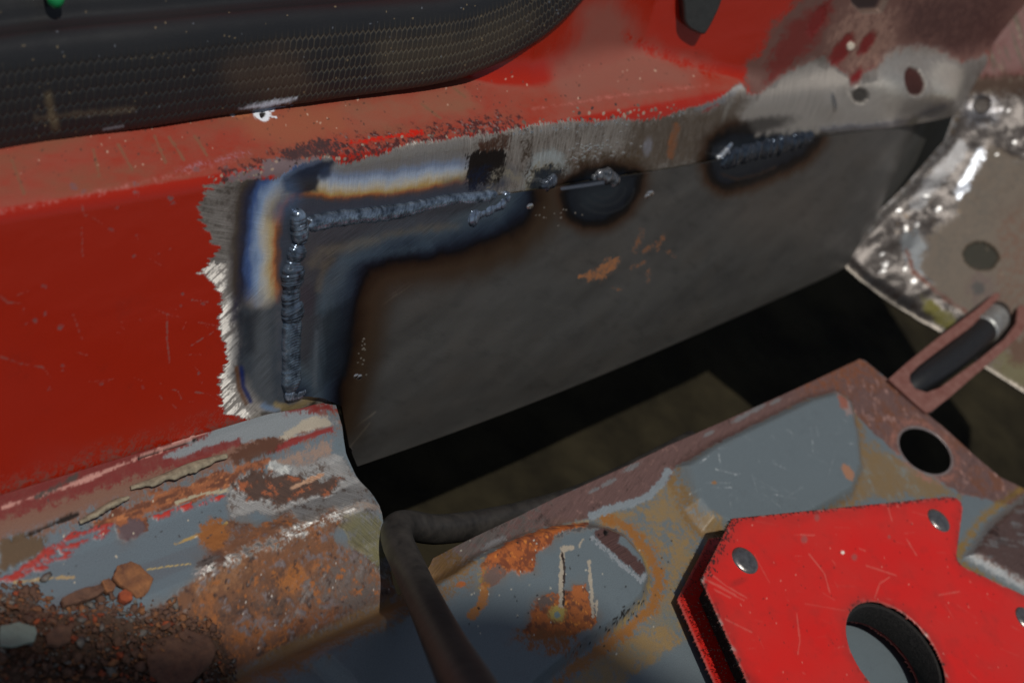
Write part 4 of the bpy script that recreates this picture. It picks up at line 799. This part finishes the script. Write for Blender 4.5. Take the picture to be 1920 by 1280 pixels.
# ================================================================== slotted bracket bridging floor and toe board, with the hose in it
def prism(name, loops, frame, thick, mat, parent=None, bevel=.3):
    """loops: outline(s) in the frame's 2-D millimetres, first one outside, others holes; frame = (origin, a, b, n)"""
    cu = bpy.data.curves.new(name, 'CURVE'); cu.dimensions = '2D'; cu.fill_mode = 'BOTH'; cu.extrude = thick / 2000; cu.bevel_depth = bevel / 1000; cu.bevel_resolution = 1; cu.offset = -bevel / 1000
    for lp in loops:
        sp = cu.splines.new('POLY'); sp.points.add(len(lp) - 1)
        for q, p in zip(sp.points, lp): q.co = (p[0] / 1000, p[1] / 1000, 0, 1)
        sp.use_cyclic_u = True
    ob = bpy.data.objects.new(name, cu); COL.objects.link(ob); O, a, b, n = frame
    dg = bpy.context.evaluated_depsgraph_get(); me = bpy.data.meshes.new_from_object(ob.evaluated_get(dg)); bpy.data.objects.remove(ob)
    me.name = name; me.materials.clear(); me.materials.append(mat)
    M = Matrix([[a[k], b[k], n[k], O[k] / 1000] for k in range(3)] + [[0, 0, 0, 1]]); me.transform(M)
    ob = bpy.data.objects.new(name, me); COL.objects.link(ob)
    if parent: under(ob, parent)
    return ob
def circ(cx, cy, r, n=40): return [(cx + r * math.cos(t), cy + r * math.sin(t)) for t in np.linspace(0, 2 * math.pi, n, endpoint=False)]
b0 = hit(1665, 720, (0, 0, ZF + 1.2)); b1 = hit(1745, 775, (0, 0, ZF + 1.2)); b2 = hit(1895, 575, TP + TN * 3, TN)
bn = nrm(np.cross(b1 - b0, b2 - b0)); bn = bn if bn[2] > 0 else -bn; ba = nrm(b2 - (b0 + b1) / 2); bb = np.cross(bn, ba); bf = (b0, ba, bb, bn)
def br(px_, py_): w = hit(px_, py_, b0, bn) - b0; return (w.dot(ba), w.dot(bb))
oo = [br(*p) for p in [(1664, 712), (1700, 680), (1760, 632), (1830, 580), (1864, 550), (1874, 552), (1870, 562), (1846, 586), (1822, 612), (1770, 650), (1722, 686), (1704, 704), (1704, 716), (1714, 730), (1735, 737), (1760, 728), (1790, 706), (1830, 678), (1882, 636), (1903, 608), (1906, 578), (1920, 566), (1932, 590), (1914, 627), (1870, 668), (1820, 710), (1780, 745), (1745, 772), (1735, 775)]]
ii = smooth_pts([br(*p) for p in [(1702, 706), (1722, 686), (1770, 650), (1822, 612), (1846, 582), (1872, 578), (1900, 586), (1905, 604), (1880, 634), (1830, 676), (1790, 704), (1760, 726), (1735, 736), (1712, 728)]], 50, True)
bracket = empty('slotted_bracket', b0); M_BR = plain_mat('red_oxide_primer', (134, 96, 88), .55, .15, 260, .3, .3, .0004, (110, 66, 58))
prism('bracket_plate', [oo], bf, 1.2, M_BR, bracket)
fl = [br(1750, 770), br(1850, 684), br(1890, 650)]
fv = []
for (qa, qb) in fl:
    p = b0 + qa * ba + qb * bb; fv += [p - bn * .5, p - bn * 9 + bb * 0]
flg = make_mesh('bracket_flange', np.array(fv), np.array([[0, 1, 3, 2], [2, 3, 5, 4]]), plain_mat('dark_primer', (60, 52, 50), .6, .2, 300, .4), None, 1.2, False); under(flg, bracket)
tag(bracket, 'pink primed bracket with a long slot bridging the cut to the toe board', 'bracket')
M_RUB = plain_mat('black_rubber', (26, 27, 29), .42, 0, 500, .25, .15, .0003)
hp = smooth_pts([b0 + np.array(ba) * q[0] + np.array(bb) * q[1] + bn * z for q, z in [(br(1690, 742), -16), (br(1722, 712), -6.5), (br(1765, 684), -4), (br(1815, 647), -3.2), (br(1852, 612), -3), (br(1876, 586), -5), (br(1898, 560), -11)]], 60)
v_, f_ = tube_mesh(hp, 6.8, 32)
tag(make_mesh('rubber_hose', v_, f_, M_RUB), 'short black rubber hose lying in the slot of the pink bracket', 'hose')
sl_p = hp[46]; v_, f_ = tube_mesh(smooth_pts([hp[42], hp[46], hp[51]], 12), 7.3 + rng.normal(0, .4, 12), 24)
ferr = make_mesh('hose_clip', v_, f_, plain_mat('zinc', (176, 178, 176), .35, .7, 400, .3, .5, .001)); tag(ferr, 'pale crinkled metal clip round the far end of the rubber hose', 'hose clip')

# ================================================================== rubber door seal
LN = nrm([0, -.94, .34]); LO = np.array([0, 28.0, 16.5])
gap = [(-330, 330), (-160, 303), (0, 277), (160, 250), (290, 229), (400, 213), (560, 190), (640, 179), (760, 162), (860, 142), (940, 111), (1000, 74), (1050, 34), (1085, -2), (1125, -50), (1160, -100)]
gp = smooth_pts([hit(*p, LO, LN) + LN * 1.2 for p in gap], 1500)
gt = np.gradient(gp, axis=0); gt /= np.linalg.norm(gt, axis=1, keepdims=True); gu = np.cross(LN, gt); gu *= np.sign(gu @ np.array([-.3, 0, 1.]))[:, None]
prof = smooth_pts([(5.5, -.2), (1.5, -1.0), (-.3, .3), (-1.2, 4), (-1.6, 10), (-1.5, 17), (-.9, 23), (.6, 26.6), (3.4, 28.4), (6.5, 28.6), (9, 29.6), (10.5, 32.5), (12, 34.4), (15, 35.6), (18, 34.6), (21, 31), (22.5, 26), (22, 18)], 240)
ps = np.r_[0, np.cumsum(np.linalg.norm(np.diff(prof, axis=0), axis=1))]; gs = np.r_[0, np.cumsum(np.linalg.norm(np.diff(gp, axis=0), axis=1))]
V = gp[:, None] + prof[None, :, :1] * -LN + prof[None, :, 1:] * gu[:, None]
wav = (fbm(gs / 30, gs * 0, 300) - .5); V += LN * (wav * 1.6)[:, None, None]
S_, P_ = np.meshgrid(gs, ps, indexing='ij'); Qd = np.stack([S_.ravel(), P_.ravel()], 1)
# moulded honeycomb, cells taller than wide
ux, uy = Qd[:, 0] / 2.2, Qd[:, 1] / 4.2 * .5
ux = ux + .25 * (fbm(Qd[:, 0] / 9, Qd[:, 1] / 9, 301) - .5)
def hexd(a, b):
    s3 = math.sqrt(3); b = b * s3 * 1.15
    ax = (a + .5) % 1 - .5; ay = (b + s3 / 2) % s3 - s3 / 2; bx = a % 1 - .5; by = b % s3 - s3 / 2
    k = ax * ax + ay * ay < bx * bx + by * by; gx_ = np.where(k, ax, bx); gy_ = np.where(k, ay, by)
    gx_, gy_ = np.abs(gx_), np.abs(gy_); return np.maximum(gx_, gx_ * .5 + gy_ * s3 / 2)
he = hexd(ux, uy); groove = sstep(.40, .475, he) * sstep(2.0, 5, Qd[:, 1]) * sstep(31, 27, Qd[:, 1])
nn3 = normals(V); nn3 *= np.sign(nn3[:, 70:71] @ LN.reshape(3, 1)); flat_n = nn3.reshape(-1, 3)
c = Coat(trace(V), Qd, (29, 30, 33), .42)
c.put(np.clip(.5 + 2 * c.nz(30, 10, 302), 0, 1) * .4, (38, 38, 39), .5)
dustd = np.clip(.15 + 1.6 * sstep(420, 620, c.P[:, 0]) * (.45 + .9 * c.nz(22, 8, 303)) + .4 * sstep(640, 760, c.P[:, 0]), 0, 1)
c.put(groove * (.12 + .88 * dustd) * .6, (94, 86, 72), .9)
c.put(c.blob([(420, 130), (520, 90), (560, 120), (600, 170), (520, 185), (440, 180)], 40, 20, 8, seed=304) * .30, (100, 78, 58), .9)
c.put(c.blob([(700, 80), (860, 60), (1000, 20), (1000, 60), (880, 130), (720, 150)], 30, 22, 9, seed=305) * .22, (104, 92, 70), .9)
c.put(sstep(6, 1, Qd[:, 1] + 2 * c.nz(8, 2, 306)) * .45, (106, 92, 74), .9)
c.put(c.line([(90, 180), (105, 240)], 14, 14, 5) * .4, (116, 100, 72), .9); c.put(c.line([(70, 222), (170, 212), (250, 205)], 10, 12, 5) * .25, (120, 106, 84), .9); c.put(c.line([(195, 243), (230, 237)], 5, 4), (110, 116, 124), .6)
c.put(c.blob([(450, 205), (480, 196), (540, 185), (556, 184), (545, 192), (500, 202)], 5, 5, 2) * .9, (210, 220, 236), .95)
for k in range(150): 
    c.put(c.ell(rng.uniform(0, 1050), rng.uniform(0, 260), rng.uniform(.8, 2.2), rng.uniform(.8, 2), 0, .4) * .5, (150, 132, 100) if k % 3 else (120, 128, 140), .8)
VV = V.reshape(-1, 3) - flat_n * (groove * .22)[:, None]
seal = make_mesh('door_seal', VV, quads(*S_.shape), surface_mat('textured_black_rubber', 2.0, .25, .15, .2)); coat_attrs(seal, c)
tag(seal, 'black honeycomb textured rubber door seal running over the red sill and curving up', 'door seal')

# ================================================================== black pipe coming up through the cut
pp = [at(1300, 830, 560), at(1120, 920, 530), at(1000, 960, 512), at(900, 982, 492), at(820, 992, 475), at(768, 985, 462), at(745, 990, 452), at(746, 1016, 444), at(770, 1070, 430), at(800, 1135, 408), at(836, 1210, 375), at(878, 1290, 335), at(935, 1400, 300), at(990, 1500, 285)]
tp = smooth_pts(pp, 260); v_, f_ = tube_mesh(tp, np.interp(np.arange(260), [0, 150, 259], [5.0, 5.0, 7.2]), 40)
M_PIPE = plain_mat('dusty_black_pipe', (58, 55, 52), .5, 0, 190, .3, .5, .0004, (26, 25, 25), detail=12)
tag(make_mesh('black_pipe', v_, f_, M_PIPE), 'dusty black pipe bent up through the cut and over the rusty floor edge', 'pipe')

# ================================================================== red welding magnet
MZ = -46.5; MB = -61.0
def mg(px_, py_): return hit(px_, py_, (0, 0, MZ))[:2]
mo = [mg(1315, 1084), mg(1373, 970), mg(1663, 941), mg(1776, 929), mg(1792, 931), mg(1803, 940), mg(1807, 952), mg(1800, 1000), mg(1795, 1038), mg(1797, 1050), mg(1806, 1060), mg(1925, 1116), mg(2010, 1160), mg(2000, 1300), mg(1800, 1500), mg(1500, 1560), mg(1430, 1340)]
mo = np.array(mo); hc = None
hp_ = np.array([mg(1588, 1173), mg(1640, 1127), mg(1768, 1246)])
A_ = np.array([2 * (hp_[1] - hp_[0]), 2 * (hp_[2] - hp_[0])]); hc = np.linalg.solve(A_, [(hp_[1] ** 2 - hp_[0] ** 2).sum(), (hp_[2] ** 2 - hp_[0] ** 2).sum()]); hr = np.linalg.norm(hp_[0] - hc)
magnet = empty('welding_magnet', (hc[0], hc[1], MB)); tag(magnet, 'red enamelled arrow shaped welding magnet with rivets and a round hole on the grey floor', 'magnet')
def zframe(z): return (np.array([0, 0, z]), np.array([1, 0, 0]), np.array([0, 1, 0]), np.array([0, 0, 1]))
ctr = mo.mean(0)
def plate(name, z, outline, hole_r, mat_col, seed):
    """a real enamel plate: top sheet as a painted grid on an extruded edge"""
    lo, hi = outline.min(0) - 1, outline.max(0) + 1; st = .5
    gx_, gy_ = np.meshgrid(np.arange(lo[0], hi[0], st), np.arange(lo[1], hi[1], st), indexing='ij'); q = np.stack([gx_.ravel(), gy_.ravel()], 1)
    f = lambda q: np.maximum(poly_sd(q, outline), hole_r - np.hypot(*(q - hc).T)); d = f(q); fq = quads(*gx_.shape); fq = fq[(d < 0)[fq].any(1)]
    mv = np.nonzero(d > 0)[0]; mv = mv[np.isin(mv, np.unique(fq))]
    for _ in range(2):
        g = np.stack([f(q[mv] + [e_, 0]) - f(q[mv] - [e_, 0]), f(q[mv] + [0, e_]) - f(q[mv] - [0, e_])], 1) / (2 * e_); q[mv] -= f(q[mv])[:, None] * g
    used, inv = np.unique(fq, return_inverse=True); fq = inv.reshape(fq.shape); q = q[used]; d = f(q)
    V = np.c_[q, np.full(len(q), z) - .5 * sstep(-.7, 0, d) ** 2]; c = Coat(trace(V), q, (206, 30, 22), .34)
    c.put(np.exp(-(d / .35) ** 2) * .6, (150, 110, 100), .5)
    c.put(np.clip(.5 + 2 * c.nz(25, 25, seed), 0, 1) * .2, (180, 24, 18), .38); c.put(np.clip(3 * (c.nz(1.5, 1.5, seed + 1) - .22), 0, 1) * .4, (110, 30, 26), .6)
    c.put(np.clip(.5 + 2.6 * c.nz(30, 18, seed + 3), 0, 1) * .22, (150, 66, 56), .6); c.put(np.clip(2.5 * (c.nz(5, 4, seed + 4) - .1), 0, 1) * .3, (126, 40, 34), .5); c.put(sstep(-7, 0, d + 5 * c.nz(4, 4, seed + 5)) * .3, (104, 40, 36), .6)
    if seed < 420:
        S = [[(1325, 1070), (1362, 1098), (1400, 1120)], [(1322, 1085), (1350, 1098), (1380, 1115)], [(1330, 1090), (1395, 1125)], [(1340, 1105), (1370, 1120)], [(1517, 1038), (1535, 1060), (1546, 1075), (1556, 1110)], [(1625, 1060), (1680, 1078)], [(1500, 1002), (1528, 1003)], [(1612, 1028), (1622, 1032)], [(1640, 1120), (1650, 1092), (1668, 1082)], [(1665, 950), (1672, 975)], [(1760, 1115), (1800, 1108)], [(1494, 1150), (1500, 1200), (1496, 1225)], [(1360, 1160), (1410, 1185)], [(1700, 1010), (1718, 1040)]]
        for k in range(70):
            a, b = rng.uniform(1330, 1900), rng.uniform(950, 1270); t_ = rng.uniform(-.3, 1.2); l = rng.exponential(16); S.append([(a, b), (a + l * math.cos(t_), b + l * math.sin(t_))])
        for k, sq_ in enumerate(S): c.put(c.line(sq_, 2.6 if k < 14 else 1.4, 1.8, 1, 1.5, k) * (.4 if k < 14 else rng.uniform(.08, .28)), (200, 110, 98), .55)
        for k in range(150): c.put(c.ell(rng.uniform(1330, 1910), rng.uniform(945, 1275), rng.uniform(.8, 2), rng.uniform(.8, 1.8), 0, .4) * .6, (70, 22, 20) if k % 3 else (208, 130, 116), .7)
        for a, b, r in [(1508, 1010, 6), (1532, 970, 5), (1602, 1044, 5), (1667, 1006, 3)]: c.put(c.ell(a, b, r, r * 1.2, 0, .5, .3) * .7, (140, 78, 74), .7)
        c.put(c.ell(1580, 1035, 3.4, 3), (235, 225, 215), .4); c.put(c.ell(1385, 1090, 16, 6, -20, .6) * .4, (120, 30, 26), .6)
        c.put(np.exp(-((d + .2) / .8) ** 2) * np.clip(4 * (c.nz(3, 3, 409) - .06), 0, 1), (176, 160, 154), .45, .6, -.1); c.put(np.exp(-((d + .6) / 1.2) ** 2) * np.clip(4 * (c.nz(2, 2, 410) - .08), 0, 1), (50, 36, 34), .6, .3)
        for k in range(260):
            t_ = rng.random(); e0_, e1_ = (np.array([1315., 1084]), np.array([1373., 970])) if k % 2 else (np.array([1373., 970]), np.array([1790., 931])); q0 = e0_ + (e1_ - e0_) * t_ + np.array([1., .6]) * abs(rng.normal(0, 9 if k % 2 else 5)); c.put(c.ell(q0[0], q0[1], rng.uniform(.8, 2.6), rng.uniform(.6, 1.2), rng.uniform(0, 180), .4), (40, 34, 33), .6, .3, .05)
    o = make_mesh(name, V, fq, M_MAG, None, 1.6); coat_attrs(o, c); under(o, magnet); return o
plate('top_plate', MZ, mo, hr, None, 400)
mo_b = ctr + (mo - ctr) * 1.0; plate('bottom_plate', MB + 1.4, mo_b + np.array([-.8, .5]), hr - .4, None, 430)
M_CORE = plain_mat('magnet_core_with_filings', (46, 44, 43), .75, .3, 900, .5, .8, .0008, (20, 19, 19))
core = [tuple(p) for p in ctr + (mo - ctr) * .93]
prism('magnet_core', [core, circ(*hc, hr - 1.0, 64)], zframe((MZ + MB) / 2), MZ - MB - 4.4, M_CORE, magnet, .2)
M_RIV = plain_mat('steel_rivet', (168, 164, 160), .28, .9, 500, .3, .35, .0004, (120, 116, 114))
for p_ in [(1397, 1050), (1760, 975), (1925, 1160)]:
    q_ = mg(*p_); r_ = 5.4; prf = [(0, 1.1), (2.2, 1.05), (3.9, .8), (4.9, .45), (5.4, 0), (5.4, -.4)]; n_ = 36
    Vr = np.array([[q_[0] + a * math.cos(t), q_[1] + a * math.sin(t), MZ + b + .05] for a, b in prf for t in np.linspace(0, 2 * math.pi, n_, endpoint=False)])
    o = make_mesh('rivet', Vr, quads(len(prf), n_, True)[:, ::-1], M_RIV); under(o, magnet)
# iron filings bristling on the edges: fine needles, part of the magnet
fv, ff = [], []
def needle(p, d, l, w=.16):
    a = nrm(np.cross(d, [.3, .5, .8])) * w; b = nrm(np.cross(d, a)) * w; k = len(fv); fv.extend([p + a, p - a * .5 + b, p - a * .5 - b, p + d * l]); ff.extend([[k, k + 1, k + 3], [k + 1, k + 2, k + 3], [k + 2, k, k + 3]])
for i, n_ in [(0, 330), (16, 900), (1, 260), (7, 120), (6, 60), (10, 60)]:
    a, b = mo[i], mo[(i + 1) % len(mo)]; on_ = nrm(np.r_[b - a, 0]); nrm2 = np.array([-on_[1], on_[0], 0]); nrm2 *= np.sign(nrm2[:2] @ ((a + b) / 2 - ctr))
    for k in range(n_):
        t_ = rng.random(); q_ = a + (b - a) * t_; z = rng.choice([MZ - .8, MB + .8, rng.uniform(MB, MZ)])
        needle(np.r_[q_, z] - nrm2 * .2, nrm(nrm2 + rng.normal(0, .55, 3)), rng.uniform(.3, 1.5) if i in (0, 16) else rng.uniform(.1, .5))
fil = make_mesh('iron_filings', np.array(fv), np.array(ff), plain_mat('iron_dust', (34, 33, 32), .6, .4, 900, .4), None, 0, False); under(fil, magnet); fil['kind'] = 'stuff'

# ================================================================== loose rust
M_RUSTF = plain_mat('flaking_rust', (150, 100, 62), .9, 0, 330, .4, .8, .0012, (92, 60, 46), detail=8)
M_RUSTD = plain_mat('dark_rust', (112, 80, 62), .9, 0, 420, .4, .8, .001, (76, 54, 46), detail=8)
M_RUSTO = plain_mat('orange_rust', (160, 78, 42), .9, 0, 420, .4, .7, .0008, (112, 50, 34), detail=8)
M_PALE = plain_mat('pale_flake_paint', (122, 132, 124), .7, 0, 160, .2, .2, .0005)
def flake(name, pts, thick, mat, label, lift=0.4, seed=0, tilt=(0, 0), cat='rust flake'):
    fp = np.array([flo(*p) for p in pts] + [flo(*pts[0])]); fs = np.r_[0, np.cumsum(np.linalg.norm(np.diff(fp, axis=0), axis=1))]; fu = np.linspace(0, fs[-1], 70, endpoint=False); q = np.stack([np.interp(fu, fs, fp[:, k]) for k in range(2)], 1); cq = q.mean(0); rr = (fbm(np.arange(70) / 3., np.zeros(70), seed) - .5)
    q = cq + (q - cq) * (1 + .10 * rr)[:, None]; z0 = floor_z(*cq) + lift; rings = [(.02, 1), (.2, 1), (.4, 1), (.6, 1), (.8, 1), (.95, .97), (1, .86), (1, .1), (.96, 0), (.5, 0), (.02, 0)]; V = []
    for f, t_ in rings:
        p = cq + (q - cq) * f; d = p - cq; nz_ = (fbm(p[:, 0] / 3, p[:, 1] / 3, seed + 4) - .5) * .7 * thick + (fbm(p[:, 0] / .9, p[:, 1] / .9, seed + 5) - .5) * .35
        V.append(np.c_[p, z0 + t_ * thick + nz_ * (t_ > .5) + d[:, 0] * tilt[0] + d[:, 1] * tilt[1]])
    o = make_mesh(name, np.concatenate(V), quads(len(rings), 70, True)[:, ::-1], mat); tag(o, label, cat); return o
flake('rust_flake', [(204, 1098), (212, 1075), (236, 1068), (254, 1074), (280, 1098), (272, 1118), (266, 1128), (250, 1134), (238, 1122), (216, 1108)], 1.5, M_RUSTF, 'large flat hexagonal rust flake lying on the grey paint', .9, 1, (.05, .06))
flake('rust_flake', [(108, 1134), (120, 1128), (150, 1116), (182, 1108), (190, 1118), (176, 1130), (140, 1144), (112, 1150)], 2.4, M_RUSTD, 'long dark stick shaped rust flake beside the hexagonal one', .5, 2)
flake('rust_flake', [(182, 1104), (196, 1098), (209, 1112), (205, 1122), (192, 1126), (186, 1116)], 2.2, M_RUSTF, 'small tan rust flake between the stick shaped and hexagonal ones', .9, 3)
flake('rust_flake', [(212, 1130), (222, 1124), (236, 1130), (238, 1142), (226, 1148), (214, 1142)], 2.2, M_RUSTO, 'small round orange rust flake under the hexagonal one', .6, 4)
flake('rust_flake', [(272, 1220), (300, 1196), (350, 1180), (392, 1196), (404, 1220), (392, 1250), (356, 1280), (310, 1286), (280, 1260)], 1.8, M_RUSTD, 'broad brown rust plate at the right end of the debris', 1.0, 5, (.03, -.04))
flake('paint_flake', [(-14, 1204), (20, 1196), (50, 1206), (56, 1216), (48, 1232), (10, 1242), (-16, 1240)], 1.0, M_PALE, 'pale green grey paint flake in the rust crumbs', 3.5, 6, (.02, .05), 'paint flake')
flake('rust_flake', [(72, 1214), (100, 1196), (120, 1206), (118, 1226), (96, 1236), (76, 1230)], 2.0, M_RUSTD, 'dull brown rust plate among crumbs right of the pale flake', 2.4, 7, (.1, .05))
# crumbs nobody could count
ico = bpy.data.meshes.new('t'); import bmesh
bm = bmesh.new(); bmesh.ops.create_icosphere(bm, subdivisions=1, radius=1); bv = np.array([v.co[:] for v in bm.verts]); bfc = np.array([[v.index for v in f.verts] for f in bm.faces]); bm.free()
crumbs = {0: ([], []), 1: ([], []), 2: ([], []), 3: ([], [])}
dq = np.array([flo(*p) for p in DIRT[:11] + [(200, 1300), (-60, 1300)]]); lo, hi = dq.min(0), dq.max(0); n_ = 0
cand = rng.uniform(lo, hi, (14000, 2)); sdv = poly_sd(cand, dq)
selQ = (Q[:, 0] < 10) & (Q[:, 1] > -140); Ql = Q[selQ]; hl = h[selQ]
for p, d in zip(cand, sdv):
    if d > 3 + rng.exponential(1.0) or n_ > 4600: continue
    n_ += 1; r_ = min(.14 + rng.exponential(.29), 1.5); z = ZF + hl[np.argmin(((Ql - p) ** 2).sum(1))] + r_ * .35 + (rng.uniform(0, 1.6) if d < -4 else 0)
    k = rng.choice(4, p=[.58, .24, .07, .11]); sc = rng.uniform(.5, 1.3, 3) * r_; sc[2] *= .34; th_ = rng.uniform(0, 6.28)
    v = bv * (1 + .34 * rng.normal(0, 1, (len(bv), 1))) * sc; tl = rng.normal(0, .35, 2); v[:, 2] += v[:, 0] * tl[0] + v[:, 1] * tl[1]; v = np.c_[v[:, 0] * math.cos(th_) - v[:, 1] * math.sin(th_), v[:, 0] * math.sin(th_) + v[:, 1] * math.cos(th_), v[:, 2]]
    crumbs[k][0].append(v + np.r_[p, z]); crumbs[k][1].append(bfc + len(bv) * (len(crumbs[k][0]) - 1))
M_SILT = plain_mat('grey_scale', (128, 120, 112), .7, .2, 500, .4, .5, .0008, (84, 80, 78))
allv, allf, mi = [], [], []; off_ = 0
for k in range(4):
    v = np.concatenate(crumbs[k][0]); f = np.concatenate(crumbs[k][1]); allv.append(v); allf.append(f + off_); mi += [k] * len(f); off_ += len(v)
deb = make_mesh('rust_crumbs', np.concatenate(allv), np.concatenate(allf), M_RUSTD, None, 0, False)
for m_ in (M_RUSTF, M_RUSTO, M_SILT): deb.data.materials.append(m_)
deb.data.polygons.foreach_set('material_index', np.array(mi, np.int32)); tag(deb, 'heap of loose brown rust crumbs in the near corner of the floor', 'rust crumbs', kind='stuff')

# ================================================================== small things at the top edge
cl_p = [(1281, -40), (1277, 25), (1282, 45), (1296, 56), (1314, 62), (1322, 54), (1336, 28), (1348, -2), (1352, -40)]
ki = np.argmin(((tr - [1310, 45]) ** 2).sum(1)); kn = nrm(Sn[ki] + [-.1, 0, 0]); kp = SP2[ki] + kn * 2.4; ka = nrm(np.cross([0, 0, 1], kn)); kb = np.cross(kn, ka)
ko = []
for p in cl_p: w = hit(*p, kp, kn) - kp; ko.append((w.dot(ka), w.dot(kb)))
clip = prism('plastic_clip', [smooth_pts(ko, 40, True)], (kp, ka, kb, kn), 3.2, plain_mat('black_plastic', (50, 52, 52), .38, 0, 600, .2, .2, .0003), None, 1.0); tag(clip, 'black plastic tab hanging over the red pillar base at the top edge', 'clip')
si = np.hypot(*(trace(VV) - [105, 14]).T) < 14; dd = (np.linalg.norm(VV[si] - CAMP, axis=1).min() if si.any() else 380) - 3.5
g0 = at(88, -90, dd + 2); g1 = at(107, 16, dd); v_, f_ = tube_mesh(smooth_pts([g0, (g0 + g1) / 2, g1], 20), np.r_[np.full(17, 2.2), 2.1, 1.6, .8], 24)
tag(make_mesh('green_stick', v_, f_, plain_mat('green_plastic', (24, 128, 74), .3, 0, 300, .15)), 'tip of a bright green plastic stick above the rubber seal', 'stick')

# ================================================================== unseen slab added to shade the near corner, its edge shaped to the shadow
tR = 2000.0 / SUN[2]
ep = [np.r_[flo(*p), ZF] + SUN * tR for p in [(-200, 1230), (100, 1268), (400, 1275), (640, 1214), (880, 1190), (1080, 1214), (1250, 1330), (1500, 1480)]]
ed = nrm(ep[-1] - ep[0]); eo = nrm(np.cross(ed, [0, 0, 1])); eo *= np.sign(eo @ np.array([0, -1, 0]))
ep = [ep[0] - ed * 1500] + ep + [ep[-1] + ed * 1500]; ne = len(ep)
rv = np.array(ep + [p + eo * 1500 for p in ep]); rv = np.concatenate([rv, rv + [0, 0, 40]]); rf = []
for k in range(ne - 1):
    rf += [[k, k + ne, k + ne + 1, k + 1], [k + 2 * ne, k + 1 + 2 * ne, k + 1 + 3 * ne, k + 3 * ne], [k, k + 1, k + 1 + 2 * ne, k + 2 * ne], [k + ne, k + 3 * ne, k + 1 + 3 * ne, k + 1 + ne]]
rf += [[0, 2 * ne, 3 * ne, ne], [ne - 1, 2 * ne - 1, 4 * ne - 1, 3 * ne - 1]]
slab = make_mesh('shade_slab', rv, np.array(rf), plain_mat('dark_slab', (52, 50, 48), .9, 0, 200, .2), None, 0, False)
tag(slab, 'unseen dark slab added high above the floor to shade its near corner', 'added shade slab')
